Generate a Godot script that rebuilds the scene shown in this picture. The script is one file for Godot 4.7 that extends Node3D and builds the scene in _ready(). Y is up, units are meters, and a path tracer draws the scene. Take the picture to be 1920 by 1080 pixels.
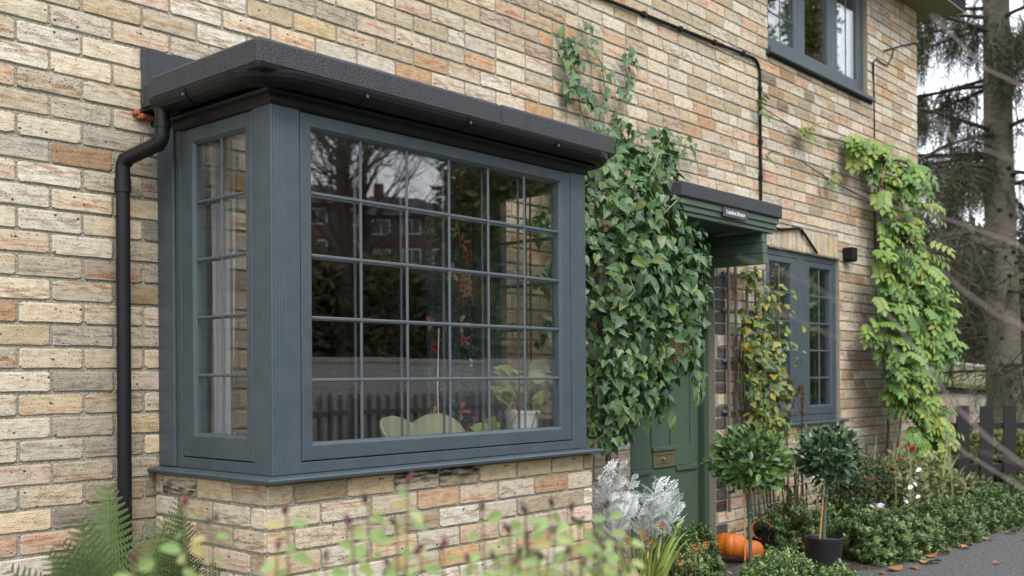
extends Node3D
# Brick house with a slate-grey box bay, a green porch and climbing plants.
# Ground is y = 0, the front wall is the plane z = 0, the bay front is z = 0.74.

const LENS := 1942.64
const EYE := Vector3(-2.1371, 1.2497, 3.7538)
var view_right: Vector3
var view_up: Vector3
var view_dir: Vector3
var rng := RandomNumberGenerator.new()
var taken := {}
var M := {}
var noise := FastNoiseLite.new()
var env := Environment.new()


# ---------------------------------------------------------------- geometry
class G:
	var v := PackedVector3Array()
	var n := PackedVector3Array()
	var c := PackedColorArray()
	var t := PackedVector2Array()
	var col := Color.WHITE
	var xf := Transform3D()

	func p(a: Vector3, nn: Vector3, uv := Vector2.ZERO, cc = null) -> void:
		v.append(xf * a)
		n.append((xf.basis * nn).normalized())
		c.append(col if cc == null else cc)
		t.append(uv)

	func tri(a: Vector3, b: Vector3, d: Vector3, ua := Vector2.ZERO, ub := Vector2.ZERO, ud := Vector2.ZERO) -> void:
		var nn := (b - a).cross(d - a)
		p(a, nn, ua); p(d, nn, ud); p(b, nn, ub)

	func trin(a: Vector3, b: Vector3, d: Vector3, na: Vector3, nb: Vector3, nd: Vector3, ua := Vector2.ZERO, ub := Vector2.ZERO, ud := Vector2.ZERO) -> void:
		p(a, na, ua); p(d, nd, ud); p(b, nb, ub)

	func quad(a: Vector3, b: Vector3, d: Vector3, e: Vector3) -> void:
		var nn := (d - a).cross(e - b)
		p(a, nn, Vector2(0, 1)); p(d, nn, Vector2(1, 0)); p(b, nn, Vector2(1, 1))
		p(a, nn, Vector2(0, 1)); p(e, nn, Vector2(0, 0)); p(d, nn, Vector2(1, 0))

	func quadn(a: Vector3, b: Vector3, d: Vector3, e: Vector3, na: Vector3, nb: Vector3, nd: Vector3, ne: Vector3, u0 := Vector2.ZERO, u1 := Vector2.ONE) -> void:
		var ua := u0; var ub := Vector2(u1.x, u0.y); var ud := u1; var ue := Vector2(u0.x, u1.y)
		p(a, na, ua); p(d, nd, ud); p(b, nb, ub)
		p(a, na, ua); p(e, ne, ue); p(d, nd, ud)

	# box from corner to corner with chamfered edges
	func box(lo: Vector3, hi: Vector3, b := 0.0) -> void:
		var mid := (lo + hi) / 2
		var h := (hi - lo) / 2
		b = minf(b, 0.45 * minf(h.x, minf(h.y, h.z)))
		for ax in 3:
			for s: float in [-1.0, 1.0]:
				var u := (ax + 1) % 3
				var w := (ax + 2) % 3
				var q := []
				for k: Vector2 in [Vector2(-1, -1), Vector2(1, -1), Vector2(1, 1), Vector2(-1, 1)]:
					var pt := Vector3.ZERO
					pt[ax] = s * h[ax]
					pt[u] = k.x * (h[u] - b)
					pt[w] = k.y * (h[w] - b)
					q.append(mid + pt)
				if s > 0: quad(q[0], q[1], q[2], q[3])
				else: quad(q[3], q[2], q[1], q[0])
		if b <= 0.0:
			return
		for ax in 3:
			var u := (ax + 1) % 3
			var w := (ax + 2) % 3
			for su: float in [-1.0, 1.0]:
				for sw: float in [-1.0, 1.0]:
					var q := []
					for e: Vector2 in [Vector2(-1, 0), Vector2(1, 0), Vector2(1, 1), Vector2(-1, 1)]:
						var pt := Vector3.ZERO
						pt[ax] = e.x * (h[ax] - b)
						pt[u] = su * (h[u] - (b if e.y > 0 else 0.0))
						pt[w] = sw * (h[w] - (0.0 if e.y > 0 else b))
						q.append(mid + pt)
					if su * sw < 0: quad(q[0], q[1], q[2], q[3])
					else: quad(q[3], q[2], q[1], q[0])
		for sx: float in [-1.0, 1.0]:
			for sy: float in [-1.0, 1.0]:
				for sz: float in [-1.0, 1.0]:
					var s3 := Vector3(sx, sy, sz)
					var a := mid + s3 * (h - Vector3(0, b, b))
					var e := mid + s3 * (h - Vector3(b, 0, b))
					var d := mid + s3 * (h - Vector3(b, b, 0))
					if sx * sy * sz > 0: tri(a, e, d)
					else: tri(a, d, e)

	# round bar along points
	func tube(pts: Array, r0: float, r1 := -1.0, sides := 7, capped := true) -> void:
		if r1 < 0: r1 = r0
		var rings := []
		var side := Vector3.ZERO
		for i in pts.size():
			var d: Vector3 = (pts[mini(i + 1, pts.size() - 1)] - pts[maxi(i - 1, 0)]).normalized()
			if side == Vector3.ZERO:
				side = d.cross(Vector3.UP if absf(d.y) < 0.9 else Vector3.RIGHT)
			side = (side - d * side.dot(d)).normalized()
			var up := side.cross(d)
			var r: float = lerpf(r0, r1, float(i) / maxf(1.0, pts.size() - 1.0))
			var ring := []
			for k in sides:
				var a := TAU * k / sides
				ring.append([pts[i] + (side * cos(a) + up * sin(a)) * r, side * cos(a) + up * sin(a)])
			rings.append(ring)
		for i in rings.size() - 1:
			for k in sides:
				var a: Array = rings[i][k]
				var b: Array = rings[i][(k + 1) % sides]
				var d: Array = rings[i + 1][(k + 1) % sides]
				var e: Array = rings[i + 1][k]
				quadn(b[0], a[0], e[0], d[0], b[1], a[1], e[1], d[1])
		if capped and r0 > 0.003:
			for k in range(1, sides - 1):
				tri(rings[0][0][0], rings[0][k][0], rings[0][k + 1][0])
				var z: Array = rings[-1]
				tri(z[0][0], z[k + 1][0], z[k][0])

	# surface of revolution round y: profile of (radius, height) from bottom to top on the outside
	func lathe(prof: Array, at := Vector3.ZERO, sides := 24, ribs := 0, depth := 0.0) -> void:
		for i in prof.size() - 1:
			var a: Vector2 = prof[i]
			var b: Vector2 = prof[i + 1]
			for k in sides:
				var q := []
				for e: Array in [[a, k], [a, k + 1], [b, k + 1], [b, k]]:
					var an: float = TAU * e[1] / sides
					var m := 1.0 - depth * absf(cos(an * ribs / 2.0)) ** 6 if ribs else 1.0
					q.append(at + Vector3(cos(an) * e[0].x * m, e[0].y, -sin(an) * e[0].x * m))
				var sl := (b - a)
				var nn := []
				for e: int in [k, k + 1, k + 1, k]:
					var an := TAU * e / sides
					nn.append(Vector3(cos(an) * sl.y, -sl.x, -sin(an) * sl.y).normalized())
				quadn(q[0], q[1], q[2], q[3], nn[0], nn[1], nn[2], nn[3])

	# rings of four corners joined by quads: a mitred frame. each ring: [x0, x1, y0, y1, z]
	func rings(rs: Array) -> void:
		for i in rs.size() - 1:
			var a: Array = rs[i]
			var b: Array = rs[i + 1]
			var A := [Vector3(a[0], a[2], a[4]), Vector3(a[1], a[2], a[4]), Vector3(a[1], a[3], a[4]), Vector3(a[0], a[3], a[4])]
			var B := [Vector3(b[0], b[2], b[4]), Vector3(b[1], b[2], b[4]), Vector3(b[1], b[3], b[4]), Vector3(b[0], b[3], b[4])]
			for k in 4:
				quad(A[k], A[(k + 1) % 4], B[(k + 1) % 4], B[k])

	# a profile of (outward, height) carried along a path in plan with mitred corners; outward is to the left of travel seen from above with z down the page
	func skirt(path: Array, prof: Array, smooth := false) -> void:
		var outs := []
		for i in path.size():
			var d0: Vector2 = (path[i] - path[i - 1]).normalized() if i > 0 else (path[1] - path[0]).normalized()
			var d1: Vector2 = (path[i + 1] - path[i]).normalized() if i < path.size() - 1 else d0
			var n0 := Vector2(-d0.y, d0.x)
			var n1 := Vector2(-d1.y, d1.x)
			var m := (n0 + n1).normalized()
			outs.append(m / maxf(0.3, m.dot(n0)))
		var count := prof.size()
		for i in path.size() - 1:
			for k in count:
				var pa: Vector2 = prof[k]
				var pb: Vector2 = prof[(k + 1) % count]
				var q := []
				for e: Array in [[i, pa], [i + 1, pa], [i + 1, pb], [i, pb]]:
					var xz: Vector2 = path[e[0]] + outs[e[0]] * e[1].x
					q.append(Vector3(xz.x, e[1].y, xz.y))
				quad(q[0], q[1], q[2], q[3])
		for e: int in [0, path.size() - 1]:
			for k in range(1, count - 1):
				var q := []
				for m: int in [0, k, k + 1]:
					var xz: Vector2 = path[e] + outs[e] * prof[m].x
					q.append(Vector3(xz.x, prof[m].y, xz.y))
				if e == 0: tri(q[0], q[1], q[2])
				else: tri(q[0], q[2], q[1])

	func mesh() -> ArrayMesh:
		var a := []
		a.resize(Mesh.ARRAY_MAX)
		a[Mesh.ARRAY_VERTEX] = v
		a[Mesh.ARRAY_NORMAL] = n
		a[Mesh.ARRAY_COLOR] = c
		a[Mesh.ARRAY_TEX_UV] = t
		var m := ArrayMesh.new()
		m.add_surface_from_arrays(Mesh.PRIMITIVE_TRIANGLES, a)
		return m


# ---------------------------------------------------------------- scene tree
func numbered(called: String, parent: Node) -> String:
	var key := str(parent.get_instance_id()) + called
	var k: int = taken.get(key, 0)
	taken[key] = k + 1
	return called if k == 0 else "%s_%03d" % [called, k]


func tag(o: Node, label: String, category := "", group := "", kind := "") -> void:
	o.set_meta("label", label)
	if category: o.set_meta("category", category)
	if group: o.set_meta("group", group)
	if kind: o.set_meta("kind", kind)


func thing(called: String, label: String, category: String, where := Vector3.ZERO, group := "") -> Node3D:
	var o := Node3D.new()
	o.name = numbered(called, self)
	add_child(o, true)
	o.position = where
	tag(o, label, category, group)
	return o


func holder(called: String, parent: Node) -> Node3D:
	var o := Node3D.new()
	o.name = numbered(called, parent)
	parent.add_child(o, true)
	return o


func obj(called: String, g, m: Material, parent: Node = self, xf := Transform3D()) -> MeshInstance3D:
	var o := MeshInstance3D.new()
	o.mesh = g.mesh() if g is G else g
	o.material_override = m
	o.name = numbered(called, parent)
	o.transform = xf
	parent.add_child(o, true)
	return o


func structure(called: String, g, m: Material, label := "") -> MeshInstance3D:
	var o := obj(called, g, m)
	o.set_meta("kind", "structure")
	if label: o.set_meta("label", label)
	return o


func stuff(called: String, mesh: Mesh, mat: Material, where: Array, tints: Array, parent: Node) -> MultiMeshInstance3D:
	var mm := MultiMesh.new()
	mm.transform_format = MultiMesh.TRANSFORM_3D
	mm.use_colors = true
	mm.mesh = mesh
	mm.instance_count = where.size()
	for i in where.size():
		mm.set_instance_transform(i, where[i])
		mm.set_instance_color(i, tints[i])
	var o := MultiMeshInstance3D.new()
	o.multimesh = mm
	o.material_override = mat
	o.name = numbered(called, parent)
	o.set_meta("kind", "stuff")
	parent.add_child(o, true)
	return o


# a point of the place, from where it stands in the picture and how far off it is
func at(u: float, v: float, depth: float) -> Vector3:
	return EYE + (view_dir + view_right * ((u - 960.0) / LENS) + view_up * ((705.47 - v) / LENS)) * depth


func on_z(u: float, v: float, z: float) -> Vector3:
	var d := at(u, v, 1.0) - EYE
	return EYE + d * ((z - EYE.z) / d.z)


# where a point is seen, for choosing which repeats are built singly: (u, v, depth)
func seen(p: Vector3) -> Vector3:
	var d := p - EYE
	var t := d.dot(view_dir)
	return Vector3(960.0 + LENS * d.dot(view_right) / t, 705.47 - LENS * d.dot(view_up) / t, t)


func rv(s := 1.0) -> Vector3:
	return Vector3(rng.randf_range(-s, s), rng.randf_range(-s, s), rng.randf_range(-s, s))


func mat(c: Color, rough := 0.7, more := {}) -> StandardMaterial3D:
	var m := StandardMaterial3D.new()
	m.albedo_color = c.linear_to_srgb()
	m.roughness = rough
	for k: String in more:
		m.set(k, more[k])
	return m


func noise_tex(size: int, freq: float, octaves := 4, ramp := [], type := FastNoiseLite.TYPE_SIMPLEX_SMOOTH) -> NoiseTexture2D:
	var f := FastNoiseLite.new()
	f.seed = 7 + int(freq * 1000) + octaves
	f.noise_type = type
	f.frequency = freq
	f.fractal_octaves = octaves
	var t := NoiseTexture2D.new()
	t.width = size
	t.height = size
	t.seamless = true
	t.noise = f
	if ramp:
		var gr := Gradient.new()
		gr.offsets = PackedFloat32Array(ramp.map(func(r): return r[0]))
		gr.colors = PackedColorArray(ramp.map(func(r): return r[1].linear_to_srgb()))
		t.color_ramp = gr
	return t


# world-mapped material with a mottled colour and relief
func mottled(ramp: Array, per_metre: float, rough: float, relief_cm: float, freq := 0.02, octaves := 5, more := {}) -> StandardMaterial3D:
	var m := StandardMaterial3D.new()
	m.albedo_texture = noise_tex(512, freq, octaves, ramp)
	m.roughness = rough
	m.uv1_triplanar = true
	m.uv1_world_triplanar = true
	m.uv1_scale = Vector3.ONE * per_metre
	if relief_cm > 0:
		m.heightmap_enabled = true
		m.heightmap_texture = noise_tex(512, freq, octaves)
		m.heightmap_scale = relief_cm
	for k: String in more:
		m.set(k, more[k])
	return m


# ---------------------------------------------------------------- brick faces
func brick_atlas() -> Array:
	var W := 1024
	var H := 960
	var pix := PackedByteArray(); pix.resize(W * H * 3)
	var hgt := PackedByteArray(); hgt.resize(W * H)
	var streak := FastNoiseLite.new(); streak.seed = 3; streak.frequency = 0.011; streak.fractal_octaves = 3
	var fine := FastNoiseLite.new(); fine.seed = 5; fine.frequency = 0.12; fine.fractal_octaves = 2
	var crack := FastNoiseLite.new(); crack.seed = 9; crack.frequency = 0.016; crack.fractal_octaves = 3
	var kinds := [
		[Color(0.800, 0.757, 0.685), Color(0.706, 0.572, 0.452)], [Color(0.790, 0.742, 0.660), Color(0.725, 0.561, 0.460)], [Color(0.820, 0.785, 0.730), Color(0.676, 0.587, 0.508)], [Color(0.800, 0.750, 0.665), Color(0.757, 0.613, 0.461)],
		[Color(0.800, 0.735, 0.665), Color(0.757, 0.587, 0.497)], [Color(0.795, 0.740, 0.685), Color(0.669, 0.546, 0.488)], [Color(0.790, 0.670, 0.550), Color(0.732, 0.533, 0.393)], [Color(0.785, 0.720, 0.600), Color(0.731, 0.634, 0.479)],
		[Color(0.770, 0.738, 0.685), Color(0.597, 0.552, 0.496)], [Color(0.790, 0.752, 0.685), Color(0.624, 0.563, 0.488)], [Color(0.785, 0.690, 0.610), Color(0.724, 0.524, 0.424)], [Color(0.740, 0.690, 0.605), Color(0.510, 0.467, 0.412)]]
	rng.seed = 11
	for row in 12:
		for colm in 4:
			var base: Color = kinds[row][0]
			var tone: Color = kinds[row][1]
			var lift := rng.randf_range(0.92, 1.06)
			var band_y := rng.randf_range(0.25, 0.75)
			var band_w := rng.randf_range(0.10, 0.28)
			var band_s := rng.randf_range(0.1, 1.0)
			var cracked: float = rng.randf_range(0.3, 1.0) if row in [0, 2, 8, 9, 11] else rng.randf_range(0.0, 0.4)
			var off := Vector2(rng.randf() * 5000, rng.randf() * 5000)
			for y in 80:
				var fy := (y + 0.5) / 80.0
				for x in 256:
					var fx := (x + 0.5) / 256.0
					var sx := x + off.x
					var sy := y + off.y
					var s := streak.get_noise_2d(sx * 0.8, sy * 5.5)
					var f := fine.get_noise_2d(sx, sy * 1.6) * (0.5 + clampf(s + 0.4, 0.0, 0.8))
					var cn := crack.get_noise_2d(sx, sy * 3.4)
					var b := exp(-pow((fy - band_y + s * 0.12) / band_w, 2.0)) * band_s
					var k := clampf(b * (0.65 + s * 1.5) + s * 0.35, 0.0, 1.0)
					var c := base.lerp(tone, k)
					var edge := minf(minf(fx * 3.2, (1 - fx) * 3.2), minf(fy, 1 - fy)) * 80.0
					var l := lift * (1.0 + f * 0.09) * (1.0 - 0.14 * clampf(streak.get_noise_2d(sx * 1.7 + 900, sy * 2.2) + 0.1, 0.0, 1.0))
					var hh := 0.62 + f * 0.16 + s * 0.16
					var line := 1.0 - clampf(absf(cn) * 26.0, 0.0, 1.0)
					line *= clampf(cracked * 1.6 - absf(fy - 0.5) * 1.6, 0.0, 1.0)
					l *= 1.0 - 0.5 * line
					hh -= 0.4 * line
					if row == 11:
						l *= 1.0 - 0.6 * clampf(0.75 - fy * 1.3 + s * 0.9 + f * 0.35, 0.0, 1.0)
					if f < -0.52: 
						l *= 0.78
						hh -= 0.25
					l *= lerpf(0.84, 1.0, clampf(edge / 7.0, 0.0, 1.0))
					var px := colm * 256 + x
					var py := row * 80 + y
					var q := (py * W + px) * 3
					pix[q] = clampi(int(c.r * l * 255), 0, 255)
					pix[q + 1] = clampi(int(c.g * l * 255), 0, 255)
					pix[q + 2] = clampi(int(c.b * l * 255), 0, 255)
					hgt[py * W + px] = clampi(int(hh * 255), 0, 255)
			# burnt pits
			for k in rng.randi_range(2, 13):
				var cx := rng.randi_range(8, 247)
				var cy := rng.randi_range(5, 74)
				var r := rng.randf_range(0.8, 2.2) if rng.randf() < 0.88 else rng.randf_range(2.5, 5.0)
				for yy in range(maxi(0, int(cy - r - 1)), mini(80, int(cy + r + 2))):
					for xx in range(maxi(0, int(cx - r * 1.3 - 1)), mini(256, int(cx + r * 1.3 + 2))):
						var d := Vector2((xx - cx) / 1.3, yy - cy).length() / r
						if d < 1.0:
							var px := colm * 256 + xx
							var py := row * 80 + yy
							var kk := lerpf(0.25, 0.75, d * d)
							for ch in 3:
								var q := (py * W + px) * 3 + ch
								pix[q] = int(pix[q] * kk)
							hgt[py * W + px] = int(hgt[py * W + px] * (0.35 + 0.5 * d))
	return [ImageTexture.create_from_image(Image.create_from_data(W, H, false, Image.FORMAT_RGB8, pix)), ImageTexture.create_from_image(Image.create_from_data(W, H, false, Image.FORMAT_L8, hgt))]


# one brick face: worn outline, chamfer and a slightly uneven face; centre at xf, front towards local +z
func brick_into(g: G, xf: Transform3D, w: float, h: float, cell: int, proud := 0.0, whole := 0.23) -> void:
	var r := rng
	var o := []
	var hw := w / 2
	var hh := h / 2
	for k: Vector2 in [Vector2(1, 1), Vector2(-1, 1), Vector2(-1, -1), Vector2(1, -1)]:
		var a := r.randf_range(0.004, 0.014) if r.randf() < 0.8 else r.randf_range(0.012, 0.026)
		var b := r.randf_range(0.003, 0.011)
		a = minf(a, w * 0.2)
		var pa := Vector2(k.x * (hw - a), k.y * (hh - r.randf_range(0, 0.0015)))
		var pb := Vector2(k.x * (hw - r.randf_range(0, 0.002)), k.y * (hh - b))
		if k.x * k.y > 0: o.append(pb); o.append(pa)
		else: o.append(pa); o.append(pb)
		if k.x == k.y:
			o.append(Vector2(r.randf_range(-0.3, 0.3) * w, k.y * (hh - r.randf_range(-0.001, 0.003))))
	var m := o.size()
	var cx := (cell % 4) * 0.25
	var cy := float(cell / 4) / 12.0
	var span := clampf(w / whole, 0.12, 1.0) * 0.225
	var u0 := cx + 0.0125 + r.randf() * (0.225 - span)
	var bulge := r.randf_range(0.0005, 0.002)
	var tilt := Vector2(r.randf_range(-0.012, 0.012), r.randf_range(-0.02, 0.02))
	var uv := func(q: Vector2) -> Vector2: return Vector2(u0 + span * (q.x / w + 0.5), cy + (0.5 - q.y / h * 0.92) / 12.0)
	var keep := g.xf
	g.xf = keep * xf
	var mid := Vector3(0, 0, proud + bulge)
	for i in m:
		var a: Vector2 = o[i]
		var b: Vector2 = o[(i + 1) % m]
		var ia := a - a.normalized() * 0.0045
		var ib := b - b.normalized() * 0.0045
		var ua: Vector2 = uv.call(a)
		var ub: Vector2 = uv.call(b)
		var fa := Vector3(ia.x, ia.y, proud + tilt.dot(ia))
		var fb := Vector3(ib.x, ib.y, proud + tilt.dot(ib))
		var ea := Vector3(a.x, a.y, proud - 0.003)
		var eb := Vector3(b.x, b.y, proud - 0.003)
		g.tri(mid, fa, fb, uv.call(Vector2.ZERO), uv.call(ia), uv.call(ib))
		g.tri(fa, ea, eb, uv.call(ia), ua, ub)
		g.tri(fa, eb, fb, uv.call(ia), ub, uv.call(ib))
		g.tri(ea, Vector3(a.x, a.y, -0.014), Vector3(b.x, b.y, -0.014), ua, ua, ub)
		g.tri(ea, Vector3(b.x, b.y, -0.014), eb, ua, ub, ub)
	g.xf = keep


func minus(rects: Array, hole: Rect2) -> Array:
	var out := []
	for r: Rect2 in rects:
		if not r.intersects(hole):
			out.append(r)
			continue
		var i := r.intersection(hole)
		if i.position.x > r.position.x: out.append(Rect2(r.position.x, r.position.y, i.position.x - r.position.x, r.size.y))
		if i.end.x < r.end.x: out.append(Rect2(i.end.x, r.position.y, r.end.x - i.end.x, r.size.y))
		if i.position.y > r.position.y: out.append(Rect2(i.position.x, r.position.y, i.size.x, i.position.y - r.position.y))
		if i.end.y < r.end.y: out.append(Rect2(i.position.x, i.end.y, i.size.x, r.end.y - i.end.y))
	return out


# ---------------------------------------------------------------- leaves
# half outline of (half width, along) from base to tip; folded along the midrib and drooping
func leaf_mesh(half: Array, fold := 0.25, droop := 0.12, rib := 1.25, stalk := 0.0) -> ArrayMesh:
	var g := G.new()
	leaf_into(g, half, fold, droop, rib, stalk)
	return g.mesh()


func leaf_into(g: G, half: Array, fold := 0.25, droop := 0.12, rib := 1.25, stalk := 0.0) -> void:
	var base := g.col
	var light := Color(base.r * rib, base.g * rib, base.b * rib)
	var lift := func(x: float, y: float) -> Vector3: return Vector3(x, y, absf(x) * fold - droop * y * y)
	for s: float in [-1.0, 1.0]:
		for i in half.size() - 1:
			var a: Vector2 = half[i]
			var b: Vector2 = half[i + 1]
			var ra: Vector3 = lift.call(0.0, clampf(a.y, 0.0, 1.0))
			var rb: Vector3 = lift.call(0.0, clampf(b.y, 0.0, 1.0))
			var ea: Vector3 = lift.call(s * a.x, a.y)
			var eb: Vector3 = lift.call(s * b.x, b.y)
			var nn := (ea - ra).cross(eb - ra)
			if nn.length() < 1e-9: nn = (eb - rb).cross(ea - rb)
			nn = nn.normalized()
			if nn.z < 0: nn = -nn
			var n2 := (nn + Vector3(0, 0, 0.6)).normalized()
			var o := [[ra, light], [ea, base], [eb, base], [rb, light]]
			if s < 0: o.reverse()
			for k: int in [0, 2, 1, 0, 3, 2]:
				g.p(o[k][0], n2, Vector2(o[k][0].x + 0.5, o[k][0].y), o[k][1])
	if stalk > 0:
		g.col = Color(1.2, 1.0, 0.7)
		g.tube([Vector3(0, 0, 0), Vector3(0, -stalk * 0.6, -0.05), Vector3(0, -stalk, -0.2)], 0.012, 0.012, 3, false)
		g.col = base


func leaf_at(p: Vector3, tip: Vector3, face: Vector3, size: float) -> Transform3D:
	var y := tip.normalized()
	var z := face - y * face.dot(y)
	if z.length() < 0.05: z = y.cross(Vector3(0.3, 0.2, 0.9))
	z = z.normalized()
	return Transform3D(Basis(y.cross(z) * size, y * size, z * size), p)


func leaf_mats(tints: Array, rough := 0.5, back := Color(0.30, 0.42, 0.12)) -> Array:
	var out := []
	for t: Color in tints:
		out.append(mat(t, rough, {"vertex_color_use_as_albedo": true, "backlight_enabled": true, "backlight": back}))
	return out


# leaves of one plant: the largest in view singly, the rest joined
func foliage(parent: Node3D, meshes: Array, tints: Array, mats: Array, where: Array, single: int, called := "leaf") -> void:
	var inv := parent.transform.affine_inverse()
	var rows := []
	for i in where.size():
		var x: Transform3D = where[i]
		var s := seen(x.origin)
		var px := x.basis.y.length() / maxf(s.z, 0.1) * LENS
		var front := 0.4 + absf(x.basis.z.normalized().dot((EYE - x.origin).normalized()))
		if s.x < -20 or s.x > 1940 or s.y < -20 or s.y > 1100 or px < 9.0: front = 0.0
		rows.append([px * front - s.z * 6.0 if front > 0 else -9999.0, i])
	rows.sort_custom(func(a, b): return a[0] > b[0])
	var rest := {}
	for k in rows.size():
		var i: int = rows[k][1]
		var mi := (i * 7 + 3) % meshes.size()
		var ti := (i * 13 + int(where[i].origin.x * 977)) % tints.size()
		if where[i].origin.x < 0: ti = absi(ti)
		if k < single and rows[k][0] > -9000:
			obj(called, meshes[mi], mats[ti], parent, inv * where[i])
		else:
			if not rest.has(mi): rest[mi] = [[], []]
			rest[mi][0].append(inv * where[i])
			rest[mi][1].append(tints[ti])
	var white: StandardMaterial3D = mats[0].duplicate()
	white.albedo_color = Color.WHITE
	for mi: int in rest:
		stuff("foliage", meshes[mi], white, rest[mi][0], rest[mi][1], parent)


# leaves on the outside of overlapping balls, tips hanging, faces outwards
func shell(balls: Array, per_area: float, size: Vector2, min_z := 0.03, hang := 0.8, outward := 0.5, inner := 0.25) -> Array:
	var out := []
	for bi in balls.size():
		var b: Array = balls[bi]
		var c := Vector3(b[0], b[1], b[2])
		var r: float = b[3]
		var count := int(per_area * r * r * 12.0) + 2
		for k in count:
			var d := rv().normalized()
			if d.z < -0.35: d.z = -d.z
			var depth := r * (rng.randf_range(0.85, 1.08) if rng.randf() > inner else rng.randf_range(0.3, 0.85))
			var p := c + d * depth
			if p.z < min_z: p.z = min_z + rng.randf() * 0.03
			var hidden := false
			for o in balls.size():
				if o != bi and p.distance_to(Vector3(balls[o][0], balls[o][1], balls[o][2])) < balls[o][3] * 0.72:
					hidden = true
					break
			if hidden and rng.randf() < 0.8:
				continue
			var face := d * outward + Vector3(-0.12, 0.42, 0.5) + rv(0.75)
			var tip := Vector3(0, -hang, 0.1) + d * 0.4 + rv(0.65)
			out.append(leaf_at(p, tip, face, rng.randf_range(size.x, size.y)))
	return out


# ---------------------------------------------------------------- the scene
func _ready() -> void:
	# camera: a level lens shifted upwards, a hair of roll
	var yaw := 0.844189873
	var roll := -0.00645743847
	var r0 := Vector3(cos(yaw), 0, sin(yaw))
	view_dir = Vector3(sin(yaw), 0, -cos(yaw))
	view_right = r0 * cos(roll) + Vector3.UP * sin(roll)
	view_up = Vector3.UP * cos(roll) - r0 * sin(roll)
	var cam := Camera3D.new()
	cam.name = "camera"
	add_child(cam)
	cam.transform = Transform3D(Basis(view_right, view_up, -view_dir), EYE)
	var near := 0.1
	cam.set_frustum(1080.0 / LENS * near, Vector2(0, (705.47 - 540.0) / LENS * near), near, 400.0)
	cam.keep_aspect = Camera3D.KEEP_HEIGHT
	cam.current = true
	var lens := CameraAttributesPhysical.new()
	lens.frustum_focal_length = 36.0
	lens.exposure_aperture = 3.1
	lens.frustum_focus_distance = 4.35
	# sky: high, even cloud
	var sky := ProceduralSkyMaterial.new()
	sky.sky_top_color = Color(0.80, 0.84, 0.90)
	sky.sky_horizon_color = Color(0.93, 0.94, 0.95)
	sky.sky_curve = 0.25
	sky.ground_horizon_color = Color(0.42, 0.42, 0.38)
	sky.ground_bottom_color = Color(0.30, 0.30, 0.26)
	sky.sky_energy_multiplier = 1.0
	var cover := FastNoiseLite.new()
	cover.seed = 21
	cover.frequency = 0.008
	cover.fractal_octaves = 4
	var ct := NoiseTexture2D.new()
	ct.width = 512; ct.height = 256; ct.seamless = true; ct.noise = cover
	var cg := Gradient.new()
	cg.offsets = PackedFloat32Array([0.3, 0.8]); cg.colors = PackedColorArray([Color(1, 1, 1, 0.0), Color(1, 1, 1, 0.22)])
	ct.color_ramp = cg
	sky.sky_cover = ct
	env.background_mode = Environment.BG_SKY
	env.sky = Sky.new()
	env.sky.sky_material = sky
	env.background_energy_multiplier = 1.0
	env.tonemap_mode = Environment.TONE_MAPPER_LINEAR
	env.tonemap_exposure = 2.35
	env.sdfgi_enabled = true
	env.ssao_enabled = true
	env.ssil_enabled = true
	var we := WorldEnvironment.new()
	we.name = "world"
	we.environment = env
	we.camera_attributes = lens
	add_child(we)
	var sun := DirectionalLight3D.new()
	sun.name = "sun"
	sun.light_energy = 0.35
	sun.light_color = Color(1.0, 0.96, 0.9)
	sun.light_angular_distance = 25.0
	sun.shadow_enabled = true
	sun.sky_mode = DirectionalLight3D.SKY_MODE_LIGHT_ONLY
	add_child(sun)
	sun.look_at_from_position(Vector3.ZERO, Vector3(0.30, -0.85, -0.62), Vector3.UP)

	rng.seed = 1
	noise.seed = 4
	noise.frequency = 1.3
	materials()
	ground()
	house()
	house_sign()
	interior()
	across_the_road()
	rng.seed = 100
	conifer()
	beyond_fence()
	rng.seed = 200
	climber()
	wisteria()
	trellis_and_vine()
	bay_trees()
	pumpkins()
	hedges()
	silver_plant()
	ferns()
	border_plants()
	foreground()
	bare_shrub()
	fallen_leaves()


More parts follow.
